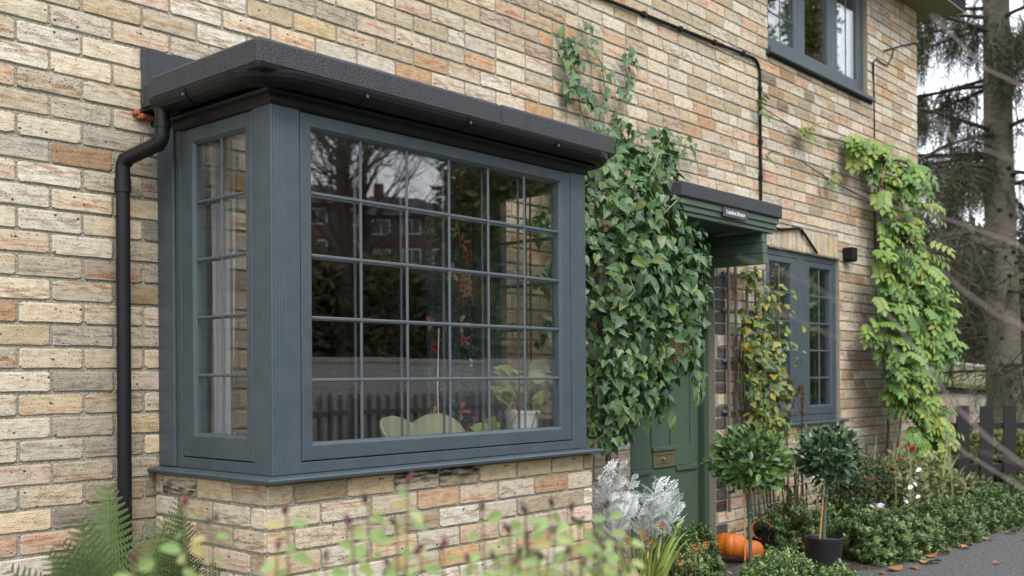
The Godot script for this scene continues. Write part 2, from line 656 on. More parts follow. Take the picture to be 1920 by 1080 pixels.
func materials() -> void:
	var atlas := brick_atlas()
	var bm := mat(Color.WHITE, 0.92, {"albedo_texture": atlas[0], "heightmap_enabled": true, "heightmap_texture": atlas[1], "heightmap_scale": 0.45, "vertex_color_use_as_albedo": true, "metallic_specular": 0.3})
	M.brick = bm
	M.bricks = []
	for t: Color in [Color(1, 1, 1), Color(1.0, 0.97, 0.93), Color(0.95, 0.94, 0.925), Color(0.885, 0.87, 0.855), Color(0.79, 0.775, 0.76)]:
		var k: StandardMaterial3D = bm.duplicate()
		k.albedo_color = t
		M.bricks.append(k)
	M.mortar = mottled([[0.2, Color(0.21, 0.195, 0.155)], [0.5, Color(0.31, 0.29, 0.235)], [0.8, Color(0.41, 0.385, 0.32)]], 3.0, 0.95, 0.5, 0.05, 5)
	M.frame = mat(Color.WHITE, 0.40, {"metallic_specular": 0.45})
	M.frame.albedo_texture = noise_tex(512, 0.02, 5, [[0.2, Color(0.056, 0.074, 0.089)], [0.5, Color(0.061, 0.080, 0.096)], [0.8, Color(0.068, 0.087, 0.102)]])
	M.frame.uv1_triplanar = true
	M.frame.uv1_world_triplanar = true
	M.frame.uv1_scale = Vector3(0.9, 0.9, 0.9)
	M.bar = mat(Color(0.085, 0.10, 0.115), 0.4)
	M.black = mat(Color(0.010, 0.010, 0.012), 0.40, {"metallic_specular": 0.32})
	M.black_matt = mat(Color(0.012, 0.012, 0.014), 0.7, {"metallic_specular": 0.3})
	M.pipe = mat(Color(0.011, 0.011, 0.013), 0.42, {"metallic_specular": 0.38})
	M.lead = mat(Color(0.035, 0.04, 0.048), 0.55)
	M.felt = mottled([[0.25, Color(0.014, 0.014, 0.016)], [0.5, Color(0.036, 0.037, 0.042)], [0.75, Color(0.15, 0.154, 0.17)]], 1.25, 0.95, 0.2, 0.33, 3)
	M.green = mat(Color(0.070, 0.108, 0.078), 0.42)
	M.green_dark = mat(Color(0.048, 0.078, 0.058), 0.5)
	M.glass = mat(Color(1, 1, 1, 0.0), 0.0, {"transparency": BaseMaterial3D.TRANSPARENCY_ALPHA, "metallic_specular": 0.5})
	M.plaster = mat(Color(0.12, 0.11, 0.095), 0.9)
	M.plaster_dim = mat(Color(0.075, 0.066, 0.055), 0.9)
	M.board = mat(Color(0.20, 0.19, 0.17), 0.6)
	M.floor = mat(Color(0.05, 0.032, 0.02), 0.6)
	M.soil = mottled([[0.25, Color(0.03, 0.022, 0.015)], [0.6, Color(0.075, 0.055, 0.038)], [0.85, Color(0.14, 0.11, 0.08)]], 1.5, 0.95, 3.0, 0.03, 5)
	M.path = mottled([[0.2, Color(0.055, 0.055, 0.053)], [0.55, Color(0.085, 0.084, 0.08)], [0.85, Color(0.14, 0.135, 0.125)]], 0.9, 0.85, 0.4, 0.06, 5)
	M.stone = mottled([[0.2, Color(0.26, 0.24, 0.21)], [0.55, Color(0.38, 0.36, 0.32)], [0.85, Color(0.50, 0.48, 0.43)]], 0.8, 0.95, 1.0, 0.03, 5)
	M.grass = mottled([[0.2, Color(0.045, 0.065, 0.015)], [0.6, Color(0.10, 0.135, 0.03)], [0.9, Color(0.17, 0.17, 0.06)]], 0.5, 0.95, 3.0, 0.05, 5)
	M.weathered = mottled([[0.2, Color(0.09, 0.073, 0.06)], [0.6, Color(0.18, 0.155, 0.135)], [0.9, Color(0.28, 0.26, 0.235)]], 4.0, 0.9, 0.3, 0.03, 4, {"uv1_scale": Vector3(12, 1.0, 12)})
	M.charcoal = mottled([[0.2, Color(0.008, 0.008, 0.009)], [0.8, Color(0.019, 0.018, 0.019)]], 3.0, 0.7, 0.2, 0.03, 4, {"uv1_scale": Vector3(10, 0.8, 10)})
	M.bark = mottled([[0.2, Color(0.125, 0.105, 0.082)], [0.5, Color(0.165, 0.14, 0.11)], [0.85, Color(0.21, 0.185, 0.15)]], 1.2, 0.95, 0.5, 0.02, 4, {"uv1_scale": Vector3(0.5, 1.2, 0.5)})
	M.twig = mat(Color(0.06, 0.045, 0.035), 0.85)
	M.stem_green = mat(Color(0.10, 0.13, 0.045), 0.7)
	M.stem_pale = mat(Color(0.38, 0.36, 0.27), 0.7)
	M.cane = mat(Color(0.55, 0.33, 0.12), 0.6)
	M.terracotta = mat(Color(0.42, 0.13, 0.055), 0.85)


# ---------------------------------------------------------------- ground
func sheet(poly: Array, y: float, thick := 0.0) -> G:
	var g := G.new()
	var pts := PackedVector2Array()
	for p: Vector2 in poly: pts.append(p)
	var idx := Geometry2D.triangulate_polygon(pts)
	for i in range(0, idx.size(), 3):
		var a := pts[idx[i]]; var b := pts[idx[i + 1]]; var c := pts[idx[i + 2]]
		if (b - a).cross(c - a) > 0: var k := b; b = c; c = k
		g.tri(Vector3(a.x, y, a.y), Vector3(b.x, y, b.y), Vector3(c.x, y, c.y))
	if thick > 0:
		for i in pts.size():
			var a := pts[i]; var b := pts[(i + 1) % pts.size()]
			g.quad(Vector3(a.x, y - thick, a.y), Vector3(b.x, y - thick, b.y), Vector3(b.x, y, b.y), Vector3(a.x, y, a.y))
	return g


func ground() -> void:
	structure("ground", sheet([Vector2(-150, -150), Vector2(150, -150), Vector2(150, 150), Vector2(-150, 150)], -0.012), M.grass)
	structure("garden_soil", sheet([Vector2(-2.6, -0.2), Vector2(8.1, -0.2), Vector2(9.6, -0.3), Vector2(9.6, 1.3), Vector2(4.6, 1.17), Vector2(4.25, 1.05), Vector2(3.86, 0.72), Vector2(3.6, 0.9), Vector2(2.4, 3.2), Vector2(-2.6, 3.2)], -0.004), M.soil)
	var rim := [Vector2(3.3, 7.3), Vector2(2.9, 3.0), Vector2(3.35, 1.2), Vector2(3.5, 0.35), Vector2(4.05, 0.35), Vector2(3.92, 0.74), Vector2(4.12, 0.93), Vector2(4.36, 1.1), Vector2(4.71, 1.15), Vector2(5.7, 1.16), Vector2(7.0, 1.22), Vector2(9.7, 1.3), Vector2(9.7, 7.3)]
	structure("garden_path", sheet(rim, 0.0, 0.02), M.path)
	structure("road", sheet([Vector2(-120, 8.6), Vector2(120, 8.6), Vector2(120, 13.6), Vector2(-120, 13.6)], 0.0), mottled([[0.2, Color(0.17, 0.165, 0.155)], [0.6, Color(0.22, 0.215, 0.20)], [0.9, Color(0.27, 0.26, 0.245)]], 0.5, 0.9, 0.3, 0.05))
	structure("pavement", sheet([Vector2(-120, 7.75), Vector2(120, 7.75), Vector2(120, 8.6), Vector2(-120, 8.6)], 0.1, 0.1), M.stone)
	# rising land behind and beside the house
	var g := G.new()
	for i in 24:
		for j in 6:
			var q := []
			for e: Vector2i in [Vector2i(i, j), Vector2i(i, j + 1), Vector2i(i + 1, j + 1), Vector2i(i + 1, j)]:
				var x := 12.0 + e.x * 4.0
				var z := -32.0 - e.y * 7.0 + e.x * 1.2
				q.append(Vector3(x, -0.2 + e.y * 1.15 + noise.get_noise_2d(x * 0.1, z * 0.1) * 0.8 * e.y, z))
			g.quad(q[3], q[2], q[1], q[0])
	structure("hillside", g, M.grass)


# ---------------------------------------------------------------- house
const BAY_W := 1.785
const BAY_D := 0.74
const SILL := 0.906

func occluded(p: Vector3) -> bool:
	var s := seen(p)
	if s.z < 0 or s.x < -30 or s.x > 1950 or s.y < -30 or s.y > 1110: return true
	if p.z < 0.02:
		var d := EYE - p
		for k in 14:
			var q := p + d * (0.02 + k * 0.03)
			if q.z > 0.01 and q.z < 0.80 and q.x > -0.06 and q.x < 1.85 and q.y < 2.36: return true
		if p.x > 2.4 and p.x < 3.35 and p.y < 2.4: return true
		if p.x > 6.7 and p.y < 2.7: return true
	return false


func house() -> void:
	var h := thing("brick_house", "pale buff brick house with slate grey box bay window, green porch and grey casements", "house")
	var holes := [Rect2(0.05, 0.0, 1.685, 2.26), Rect2(3.2, 0.0, 1.035, 2.20), Rect2(4.972, 0.845, 1.30, 1.375), Rect2(5.03, 3.705, 1.855, 1.05)]
	# --- front wall: mortar face, inner leaf and the bricks
	var wall := holder("front_wall", h)
	var core := G.new()
	var inner := G.new()
	var rects := [Rect2(-2.4, -0.1, 10.47, 4.88)]
	for q: Rect2 in holes: rects = minus(rects, q)
	for r: Rect2 in rects:
		core.box(Vector3(r.position.x, r.position.y, -0.12), Vector3(r.end.x, r.end.y, -0.0055))
		inner.box(Vector3(r.position.x, r.position.y, -0.25), Vector3(r.end.x, r.end.y, -0.121))
	obj("mortar", core, M.mortar, wall)
	obj("inner_leaf", inner, M.plaster, wall)
	rng.seed = 5
	var variants := []
	for k in 48:
		var g := G.new()
		brick_into(g, Transform3D(), 0.2305, 0.0735, k, 0.001)
		variants.append(g.mesh())
	# lay the courses: [centre, size, orientation basis, kind of face, tint]
	var laid := []
	var blocks := holes.duplicate()
	blocks.append(Rect2(4.985, 2.22, 1.262, 0.195))
	for j in range(0, 57):
		var y0 := 0.033 + 0.0834 * j
		var phase := 0.048 if j % 2 == 0 else 0.168
		var x := -2.4 + fposmod(phase + 2.4, 0.2405) - 0.2405
		var ypp := y0 + rng.randf_range(-0.0015, 0.0015)
		while x < 8.072:
			var l := 0.2405
			# irregular bonding further along the wall
			if x > 1.4 and rng.randf() < 0.10: l = 0.1235
			elif x > 3.0 and rng.randf() < 0.08: l = 0.18
			var x1 := minf(x + l, 8.0755)
			if x1 > 7.96: x1 = 8.0755
			var x0 := maxf(x, -2.4)
			if x1 - x0 > 0.02:
				var cut := [Rect2(x0 + 0.005, ypp + 0.0045, x1 - x0 - 0.0095, 0.0738)]
				for b: Rect2 in blocks: cut = minus(cut, b.grow(0.004))
				for r: Rect2 in cut:
					if r.size.x < 0.022 or r.size.y < 0.02: continue
					var c := Vector3(r.get_center().x, r.get_center().y, 0.0)
					laid.append([c, r.size, Basis(), wall_face(c), rng.randf()])
			x = x1
	# soldier course over the lower casement
	for k in 15:
		var c := Vector3(5.027 + k * 0.0838, 2.3165, 0.0)
		laid.append([c, Vector2(0.182, 0.0735), Basis(Vector3(0, 1, 0), Vector3(-1, 0, 0), Vector3(0, 0, 1)), [3, 7, 0, 4, 9][rng.randi() % 5] * 4 + rng.randi() % 4, 0.2])
	# --- brick base of the bay
	var base := holder("bay_base", h)
	var bc := G.new()
	bc.box(Vector3(-0.024, -0.1, 0.0), Vector3(0.2, 0.884, 0.736))
	bc.box(Vector3(0.201, -0.1, 0.5), Vector3(1.6, 0.884, 0.736))
	bc.box(Vector3(1.601, -0.1, 0.0), Vector3(1.824, 0.884, 0.736))
	obj("mortar", bc, M.mortar, base)
	var bay_laid := []
	for j in 11:
		var y1 := 0.881 - 0.0822 * j
		var yc := y1 - 0.041
		var first := 0.112 if j % 2 == 0 else 0.232
		# front
		var x := -0.030
		var e := first - 0.03 if j % 2 else 0.088
		if j % 2: e = 0.206
		while x < 1.825:
			var x1 := minf(e, 1.830)
			if 1.83 - x1 < 0.03: x1 = 1.83
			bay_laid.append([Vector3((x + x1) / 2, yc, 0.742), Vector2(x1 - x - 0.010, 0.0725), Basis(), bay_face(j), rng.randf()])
			x = x1
			e += 0.2385
		# left return and right return
		for s: float in [-1.0, 1.0]:
			var z := 0.7415
			var step: float = 0.206 if j % 2 == 0 else 0.098
			while z > 0.012:
				var z0 := maxf(z - step, 0.004)
				var px := -0.030 if s < 0 else 1.830
				bay_laid.append([Vector3(px, yc, (z + z0) / 2 - 0.0005), Vector2(z - z0 - 0.010, 0.0725), Basis(Vector3(0, 0, -s), Vector3(0, 1, 0), Vector3(s, 0, 0)), bay_face(j), rng.randf()])
				z = z0
				step = 0.2385
	# the 300 that show largest singly, the rest of each wall in one
	var all := []
	for row in laid: all.append([row, wall])
	for row in bay_laid: all.append([row, base])
	for k in all.size():
		var row: Array = all[k][0]
		var c: Vector3 = row[0]
		var score := -1.0
		var facing: float = (EYE - c).normalized().dot(row[2].z)
		if facing > 0 and not occluded(c):
			score = row[1].x * row[1].y * facing / pow(seen(c).z, 2)
		all[k].append(score)
	all.sort_custom(func(a, b): return a[2] > b[2])
	var rest := {wall: G.new(), base: G.new()}
	for k in all.size():
		var row: Array = all[k][0]
		var par: Node3D = all[k][1]
		var size: Vector2 = row[1]
		var b: Basis = row[2]
		var jit := rng.randf_range(-0.001, 0.002)
		var pos: Vector3 = row[0] + b.z * jit
		if k < 300:
			var m: Material = M.bricks[tint_of(row)]
			if absf(size.x - 0.2305) < 0.014 and absf(size.y - 0.0735) < 0.004:
				var bb := b.scaled_local(Vector3(size.x / 0.2305, size.y / 0.0735, 1))
				if row[4] > 0.5: bb = bb * Basis(Vector3(0, 0, 1), PI)
				obj("brick", variants[row[3]], m, par, Transform3D(bb, pos))
			else:
				var g := G.new()
				brick_into(g, Transform3D(), size.x, size.y, row[3], 0.001)
				obj("brick", g, m, par, Transform3D(b, pos))
		else:
			var g: G = rest[par]
			g.col = M.bricks[tint_of(row)].albedo_color.srgb_to_linear()
			if row.size() > 5: g.col = row[5]
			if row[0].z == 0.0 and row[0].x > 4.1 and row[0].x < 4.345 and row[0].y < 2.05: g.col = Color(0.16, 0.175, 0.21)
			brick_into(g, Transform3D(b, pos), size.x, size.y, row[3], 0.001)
	for par: Node3D in rest:
		var o := obj("further_bricks", rest[par], M.brick, par)
		o.set_meta("kind", "stuff")
	# --- shell: other walls, floors, ceilings, roof
	var sh := G.new()
	sh.box(Vector3(-2.4, -0.1, -6.0), Vector3(-2.15, 4.78, -0.2505))
	sh.box(Vector3(7.82, -0.1, -6.0), Vector3(8.07, 4.78, -0.2505))
	sh.box(Vector3(-2.149, -0.1, -6.0), Vector3(7.819, 4.78, -5.75))
	obj("outer_wall", sh, M.mortar, h)
	var pt := G.new()
	pt.box(Vector3(2.95, 0.121, -5.749), Vector3(3.05, 2.499, -0.2505))
	pt.box(Vector3(4.45, 0.121, -5.749), Vector3(4.55, 2.499, -0.2505))
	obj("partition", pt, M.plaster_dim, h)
	var lin := G.new()
	lin.box(Vector3(-2.149, 0.121, -3.6), Vector3(2.949, 2.499, -3.5))
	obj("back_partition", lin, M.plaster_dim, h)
	var fl := G.new()
	fl.box(Vector3(-2.149, -0.09, -5.749), Vector3(7.819, 0.12, -0.2505))
	obj("floor", fl, M.floor, h)
	var ce := G.new()
	ce.box(Vector3(-2.149, 2.5, -5.749), Vector3(7.819, 2.75, -0.2505))
	obj("ceiling", ce, M.plaster, h)
	var so := G.new()
	so.box(Vector3(-2.8, 4.785, -6.4), Vector3(8.42, 4.80, 0.34))
	obj("soffit", so, mat(Color(0.20, 0.17, 0.12), 0.8), h)
	var fa := G.new()
	fa.box(Vector3(-2.8, 4.802, 0.30), Vector3(8.44, 4.96, 0.345), 0.004)
	fa.box(Vector3(8.40, 4.802, -6.4), Vector3(8.445, 4.96, 0.299), 0.004)
	obj("fascia_board", fa, M.black_matt, h)
	var ro := G.new()
	var ridge := [Vector3(0.6, 6.9, -3.0), Vector3(5.0, 6.9, -3.0)]
	var ev := [Vector3(-2.85, 4.97, 0.42), Vector3(8.5, 4.97, 0.42), Vector3(8.5, 4.97, -6.45), Vector3(-2.85, 4.97, -6.45)]
	ro.quad(ev[0], ev[1], ridge[1], ridge[0])
	ro.tri(ev[1], ev[2], ridge[1])
	ro.quad(ev[2], ev[3], ridge[0], ridge[1])
	ro.tri(ev[3], ev[0], ridge[0])
	obj("roof", ro, mat(Color(0.12, 0.06, 0.045), 0.9), h)
	bay(h)
	porch(h)
	casement_windows(h)
	pipes(h)


# weathering: patches of the wall are greyer, most of all beside the downpipe, low down and under the sills
func tint_of(row: Array) -> int:
	var c: Vector3 = row[0]
	var dirt: float = row[4] * 0.55 + noise.get_noise_2d(c.x * 1.1, c.y * 1.6) * 0.5 + 0.1
	if c.z == 0.0 and c.x > -0.34 and c.x < 0.02 and c.y < 2.3: dirt += 0.30
	if c.z == 0.0 and c.x < 0.0 and c.y < 0.9: dirt += 0.22
	if c.z == 0.0 and c.y > 3.3 and c.y < 3.7 and c.x > 5.0 and c.x < 6.9: dirt += 0.15
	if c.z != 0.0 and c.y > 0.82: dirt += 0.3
	return 0 if dirt < 0.34 else 1 if dirt < 0.52 else 2 if dirt < 0.68 else 3 if dirt < 0.88 else 4


func wall_face(c: Vector3) -> int:
	var r := rng.randf()
	var row := 0
	var near_pipe := c.x > -0.16 and c.x < 0.0 and c.y < 2.35
	if near_pipe:
		row = [8, 8, 9, 1, 5, 7][rng.randi() % 6]
	elif c.x < 0.0 and c.y < 0.75:
		row = [8, 9, 2, 8, 10, 1][rng.randi() % 6]
	elif c.x < 1.2:
		row = [0, 1, 2, 3, 9, 1, 0, 4, 2, 8][rng.randi() % 10] if r < 0.94 else [6, 7, 10, 1][rng.randi() % 4]
	else:
		row = [0, 2, 3, 4, 2, 1, 3, 2, 5, 0][rng.randi() % 10] if r < 0.88 else [6, 10, 4, 6][rng.randi() % 4]
	return row * 4 + rng.randi() % 4


func bay_face(j: int) -> int:
	var row := 0
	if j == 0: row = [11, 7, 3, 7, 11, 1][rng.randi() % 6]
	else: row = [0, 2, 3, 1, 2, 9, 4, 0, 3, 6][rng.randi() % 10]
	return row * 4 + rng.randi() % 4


# a leaf of a window: mitred sash, panes cell by cell and the bars between them. front face on local z = 0
func casement(par: Node3D, xf: Transform3D, x0: float, x1: float, y0: float, y1: float, sl: float, sr: float, rb: float, rt: float, cols: int, rows: int, bar := 0.0115) -> void:
	var g := G.new()
	g.rings([[x0, x1, y0, y1, -0.05], [x0, x1, y0, y1, -0.003], [x0 + 0.003, x1 - 0.003, y0 + 0.003, y1 - 0.003, 0.0],
		[x0 + sl - 0.011, x1 - sr + 0.011, y0 + rb - 0.011, y1 - rt + 0.011, 0.0], [x0 + sl, x1 - sr, y0 + rb, y1 - rt, -0.012], [x0 + sl, x1 - sr, y0 + rb, y1 - rt, -0.054], [x0, x1, y0, y1, -0.054]])
	obj("sash", g, M.frame, par, xf)
	var gx0 := x0 + sl
	var gx1 := x1 - sr
	var gy0 := y0 + rb
	var gy1 := y1 - rt
	var cw := (gx1 - gx0) / cols
	var ch := (gy1 - gy0) / rows
	var p := G.new()
	for z: float in [-0.020, -0.024, -0.033, -0.037, -0.046, -0.050]:
		p.quad(Vector3(-cw / 2, -ch / 2, z), Vector3(cw / 2, -ch / 2, z), Vector3(cw / 2, ch / 2, z), Vector3(-cw / 2, ch / 2, z))
	var pm := p.mesh()
	for i in cols:
		for j in rows:
			var tl := Basis.from_euler(Vector3(rng.randf_range(-0.0006, 0.0006), rng.randf_range(-0.0006, 0.0006), 0))
			obj("pane", pm, M.glass, par, xf * Transform3D(tl, Vector3(gx0 + (i + 0.5) * cw, gy0 + (j + 0.5) * ch, 0)))
	for i in range(1, cols):
		var b := G.new()
		bar_into(b, Vector3(gx0 + i * cw, (gy0 + gy1) / 2, -0.0195), (gy1 - gy0) / 2, bar, true)
		obj("glazing_bar", b, M.bar, par, xf)
	for j in range(1, rows):
		var b := G.new()
		bar_into(b, Vector3((gx0 + gx1) / 2, gy0 + j * ch, -0.0185), (gx1 - gx0) / 2, bar * 1.15, false)
		obj("glazing_bar", b, M.bar, par, xf)


func bar_into(g: G, c: Vector3, half: float, w: float, upright: bool) -> void:
	var prof := [Vector2(-w / 2, 0.0), Vector2(w / 2, 0.0), Vector2(w / 2, 0.003), Vector2(w * 0.25, 0.007), Vector2(-w * 0.25, 0.007), Vector2(-w / 2, 0.003)]
	for back: float in [1.0, -1.0]:
		var z0 := c.z if back > 0 else c.z - 0.032
		for k in prof.size():
			var a: Vector2 = prof[k]
			var b: Vector2 = prof[(k + 1) % prof.size()]
			if upright:
				g.quad(Vector3(c.x + a.x, c.y - half, z0 + a.y * back), Vector3(c.x + b.x, c.y - half, z0 + b.y * back), Vector3(c.x + b.x, c.y + half, z0 + b.y * back), Vector3(c.x + a.x, c.y + half, z0 + a.y * back))
			else:
				g.quad(Vector3(c.x - half, c.y + b.x, z0 + b.y * back), Vector3(c.x - half, c.y + a.x, z0 + a.y * back), Vector3(c.x + half, c.y + a.x, z0 + a.y * back), Vector3(c.x + half, c.y + b.x, z0 + b.y * back))


# fixed frame round one opening, with the rebate behind the sash
func fixed_frame(par: Node3D, xf: Transform3D, o: Array, i: Array, called := "frame", deep := 0.08) -> void:
	var g := G.new()
	g.rings([[o[0], o[1], o[2], o[3], -deep], [o[0], o[1], o[2], o[3], -0.002], [o[0] + 0.002, o[1] - 0.002, o[2] + 0.002, o[3] - 0.002, 0.0],
		[i[0] - 0.002, i[1] + 0.002, i[2] - 0.002, i[3] + 0.002, 0.0], [i[0], i[1], i[2], i[3], -0.002], [i[0], i[1], i[2], i[3], -0.056],
		[i[0] + 0.014, i[1] - 0.014, i[2] + 0.014, i[3] - 0.014, -0.056], [i[0] + 0.014, i[1] - 0.014, i[2] + 0.014, i[3] - 0.014, -deep], [o[0], o[1], o[2], o[3], -deep]])
	obj(called, g, M.frame, par, xf)


func bay(h: Node3D) -> void:
	var b := holder("bay_window", h)
	b.set_meta("label", "slate grey box bay with a wide leaded front light and narrow side lights")
	var front := Transform3D(Basis(), Vector3(0, 0, BAY_D))
	var left := Transform3D(Basis(Vector3(0, 0, 1), Vector3(0, 1, 0), Vector3(-1, 0, 0)), Vector3.ZERO)
	var right := Transform3D(Basis(Vector3(0, 0, -1), Vector3(0, 1, 0), Vector3(1, 0, 0)), Vector3(BAY_W, 0, BAY_D))
	var top := 2.26
	fixed_frame(b, front, [0.003, BAY_W - 0.003, SILL + 0.001, top], [0.123, 1.676, 0.947, 2.203], "front_frame")
	casement(b, front, 0.127, 1.672, 0.951, 2.199, 0.054, 0.075, 0.064, 0.057, 6, 5)
	fixed_frame(b, left, [0.001, 0.7345, SILL + 0.0005, top + 0.001], [0.154, 0.628, 0.947, 2.203], "side_frame")
	casement(b, left, 0.158, 0.624, 0.951, 2.199, 0.088, 0.048, 0.090, 0.062, 2, 5, 0.010)
	fixed_frame(b, right, [0.0055, 0.739, SILL + 0.0005, top + 0.001], [0.112, 0.586, 0.947, 2.203], "side_frame")
	casement(b, right, 0.116, 0.582, 0.951, 2.199, 0.048, 0.088, 0.090, 0.062, 2, 5, 0.010)
	# reeded corner posts
	for s: Array in [[0.004, 1.0, 0.094], [BAY_W - 0.004, -1.0, 0.090]]:
		var g := G.new()
		g.tube([Vector3(s[0], SILL + 0.002, BAY_D - 0.004), Vector3(s[0], 2.225, BAY_D - 0.004)], 0.0055, -1, 8)
		for k in 4:
			var rx: float = s[0] + s[1] * (0.016 + k * 0.013)
			g.tube([Vector3(rx, SILL + 0.002, BAY_D - 0.0042), Vector3(rx, 2.225, BAY_D - 0.0042)], 0.0055, -1, 8)
			var rz := BAY_D - 0.018 - k * 0.013
			var sx: float = 0.0042 if s[1] > 0 else BAY_W - 0.0042
			g.tube([Vector3(sx, SILL + 0.002, rz), Vector3(sx, 2.225, rz)], 0.0052, -1, 8)
		obj("corner_post", g, M.frame, b)
	# left jamb board against the wall
	var jb := G.new()
	jb.box(Vector3(-0.012, SILL + 0.002, 0.002), Vector3(-0.0005, 2.22, 0.118), 0.003)
	obj("jamb_board", jb, M.frame, b)
	var path := [Vector2(0, 0.001), Vector2(0, BAY_D), Vector2(BAY_W, BAY_D), Vector2(BAY_W, 0.001)]
	var si := G.new()
	si.skirt(path, [Vector2(-0.10, 0.884), Vector2(0.036, 0.884), Vector2(0.050, 0.8835), Vector2(0.060, 0.888), Vector2(0.062, 0.896), Vector2(0.057, 0.9015), Vector2(0.020, 0.9055), Vector2(-0.10, 0.9055)])
	obj("sill", si, M.frame, b)
	# cornice mouldings under the gutter
	var cv := G.new()
	cv.skirt(path, [Vector2(-0.06, 2.2035), Vector2(0.004, 2.2035), Vector2(0.010, 2.212), Vector2(0.012, 2.226), Vector2(0.018, 2.232), Vector2(0.036, 2.237), Vector2(0.042, 2.245), Vector2(0.038, 2.253), Vector2(0.026, 2.2575), Vector2(0.026, 2.268), Vector2(-0.06, 2.268)])
	obj("cornice", cv, mat(Color(0.012, 0.013, 0.016), 0.36, {"metallic_specular": 0.35}), b)
	var so := G.new()
	so.skirt(path, [Vector2(-0.06, 2.2685), Vector2(0.030, 2.2685), Vector2(0.030, 2.283), Vector2(0.085, 2.283), Vector2(0.085, 2.2905), Vector2(-0.06, 2.2905)])
	obj("soffit_board", so, M.black_matt, b)
	var lid := G.new()
	lid.box(Vector3(0.03, 2.255, -0.12), Vector3(BAY_W - 0.03, 2.268, BAY_D - 0.03))
	obj("bay_ceiling", lid, M.board, b)
	# felted flat roof with its turned-down edge
	var seam := 1.075
	var f1 := G.new()
	f1.box(Vector3(-0.127, 2.2915, 0.15), Vector3(seam, 2.388, 0.8515), 0.013)
	obj("roof_felt", f1, M.felt, b)
	var f2 := G.new()
	f2.box(Vector3(seam - 0.001, 2.2905, 0.149), Vector3(1.884, 2.3895, 0.853), 0.013)
	obj("roof_felt", f2, M.felt, b)
	var back := G.new()
	back.box(Vector3(-0.062, 2.296, 0.001), Vector3(1.86, 2.3845, 0.1485), 0.004)
	obj("back_gutter", back, M.black_matt, b)
	var fl := G.new()
	fl.box(Vector3(-0.079, 2.386, 0.002), Vector3(1.875, 2.536, 0.013), 0.003)
	fl.box(Vector3(-0.083, 2.31, 0.0145), Vector3(-0.060, 2.530, 0.024), 0.003)
	fl.box(Vector3(-0.079, 2.30, 0.002), Vector3(-0.0625, 2.3855, 0.14), 0.003)
	obj("lead_flashing", fl, M.lead, b)
	# gutter: an open trough carried round with a curved corner
	var gp := [Vector2(-0.056, 0.165)]
	for k in 7:
		var a := PI + k * (PI / 2) / 6.0
		gp.append(Vector2(0.064 + cos(a) * 0.12, 0.666 - sin(a) * 0.12))
	for k in 7:
		var a := PI / 2 - k * (PI / 2) / 6.0
		gp.append(Vector2(1.741 + cos(a) * 0.10, 0.686 + sin(a) * 0.10))
	gp.append(Vector2(1.841, 0.45))
	var gu := G.new()
	var prof := []
	for k in 9:
		var a := -PI + k * PI / 8.0
		prof.append(Vector2(0.036 + cos(a) * 0.044, 2.288 + sin(a) * 0.044))
	prof.append(Vector2(0.080, 2.296)); prof.append(Vector2(0.076, 2.296))
	for k in 7:
		var a := -k * PI / 6.0
		prof.append(Vector2(0.036 + cos(a) * 0.039, 2.288 + sin(a) * 0.039))
	prof.append(Vector2(-0.008, 2.296))
	gu.skirt(gp, prof)
	obj("gutter", gu, M.black, b)
	for p: Vector2 in [Vector2(0.32, 0), Vector2(0.86, 0), Vector2(1.42, 0), Vector2(-1, 0.40)]:
		var br := G.new()
		var bp := [Vector2(p.x, 0.788), Vector2(p.x + 0.018, 0.788)] if p.x > 0 else [Vector2(-0.058, p.y), Vector2(-0.058, p.y + 0.018)]
		var bprof := []
		for k in 9:
			var a := -PI + k * PI / 8.0
			bprof.append(Vector2(0.036 + cos(a) * 0.0475, 2.288 + sin(a) * 0.0475))
		br.skirt(bp, bprof)
		obj("gutter_bracket", br, M.black, b)
		var cl := G.new()
		var cp := Vector3(p.x + 0.009, 2.268, 0.868) if p.x > 0 else Vector3(-0.14, 2.268, p.y + 0.009)
		cl.box(cp - Vector3(0.005, 0.006, 0.005), cp + Vector3(0.005, 0.006, 0.005), 0.002)
		obj("bracket_clip", cl, mat(Color(0.09, 0.09, 0.09), 0.5, {"metallic": 0.5}), b)
	# seat board behind the glass
	var wb := G.new()
	wb.box(Vector3(0.06, 0.885, -0.25), Vector3(BAY_W - 0.06, 0.905, BAY_D - 0.09), 0.004)
	obj("window_board", wb, M.board, b)
	var un := G.new()
	un.box(Vector3(0.201, 0.121, -0.30), Vector3(1.6, 0.884, -0.26))
	obj("seat_front", un, M.board, b)


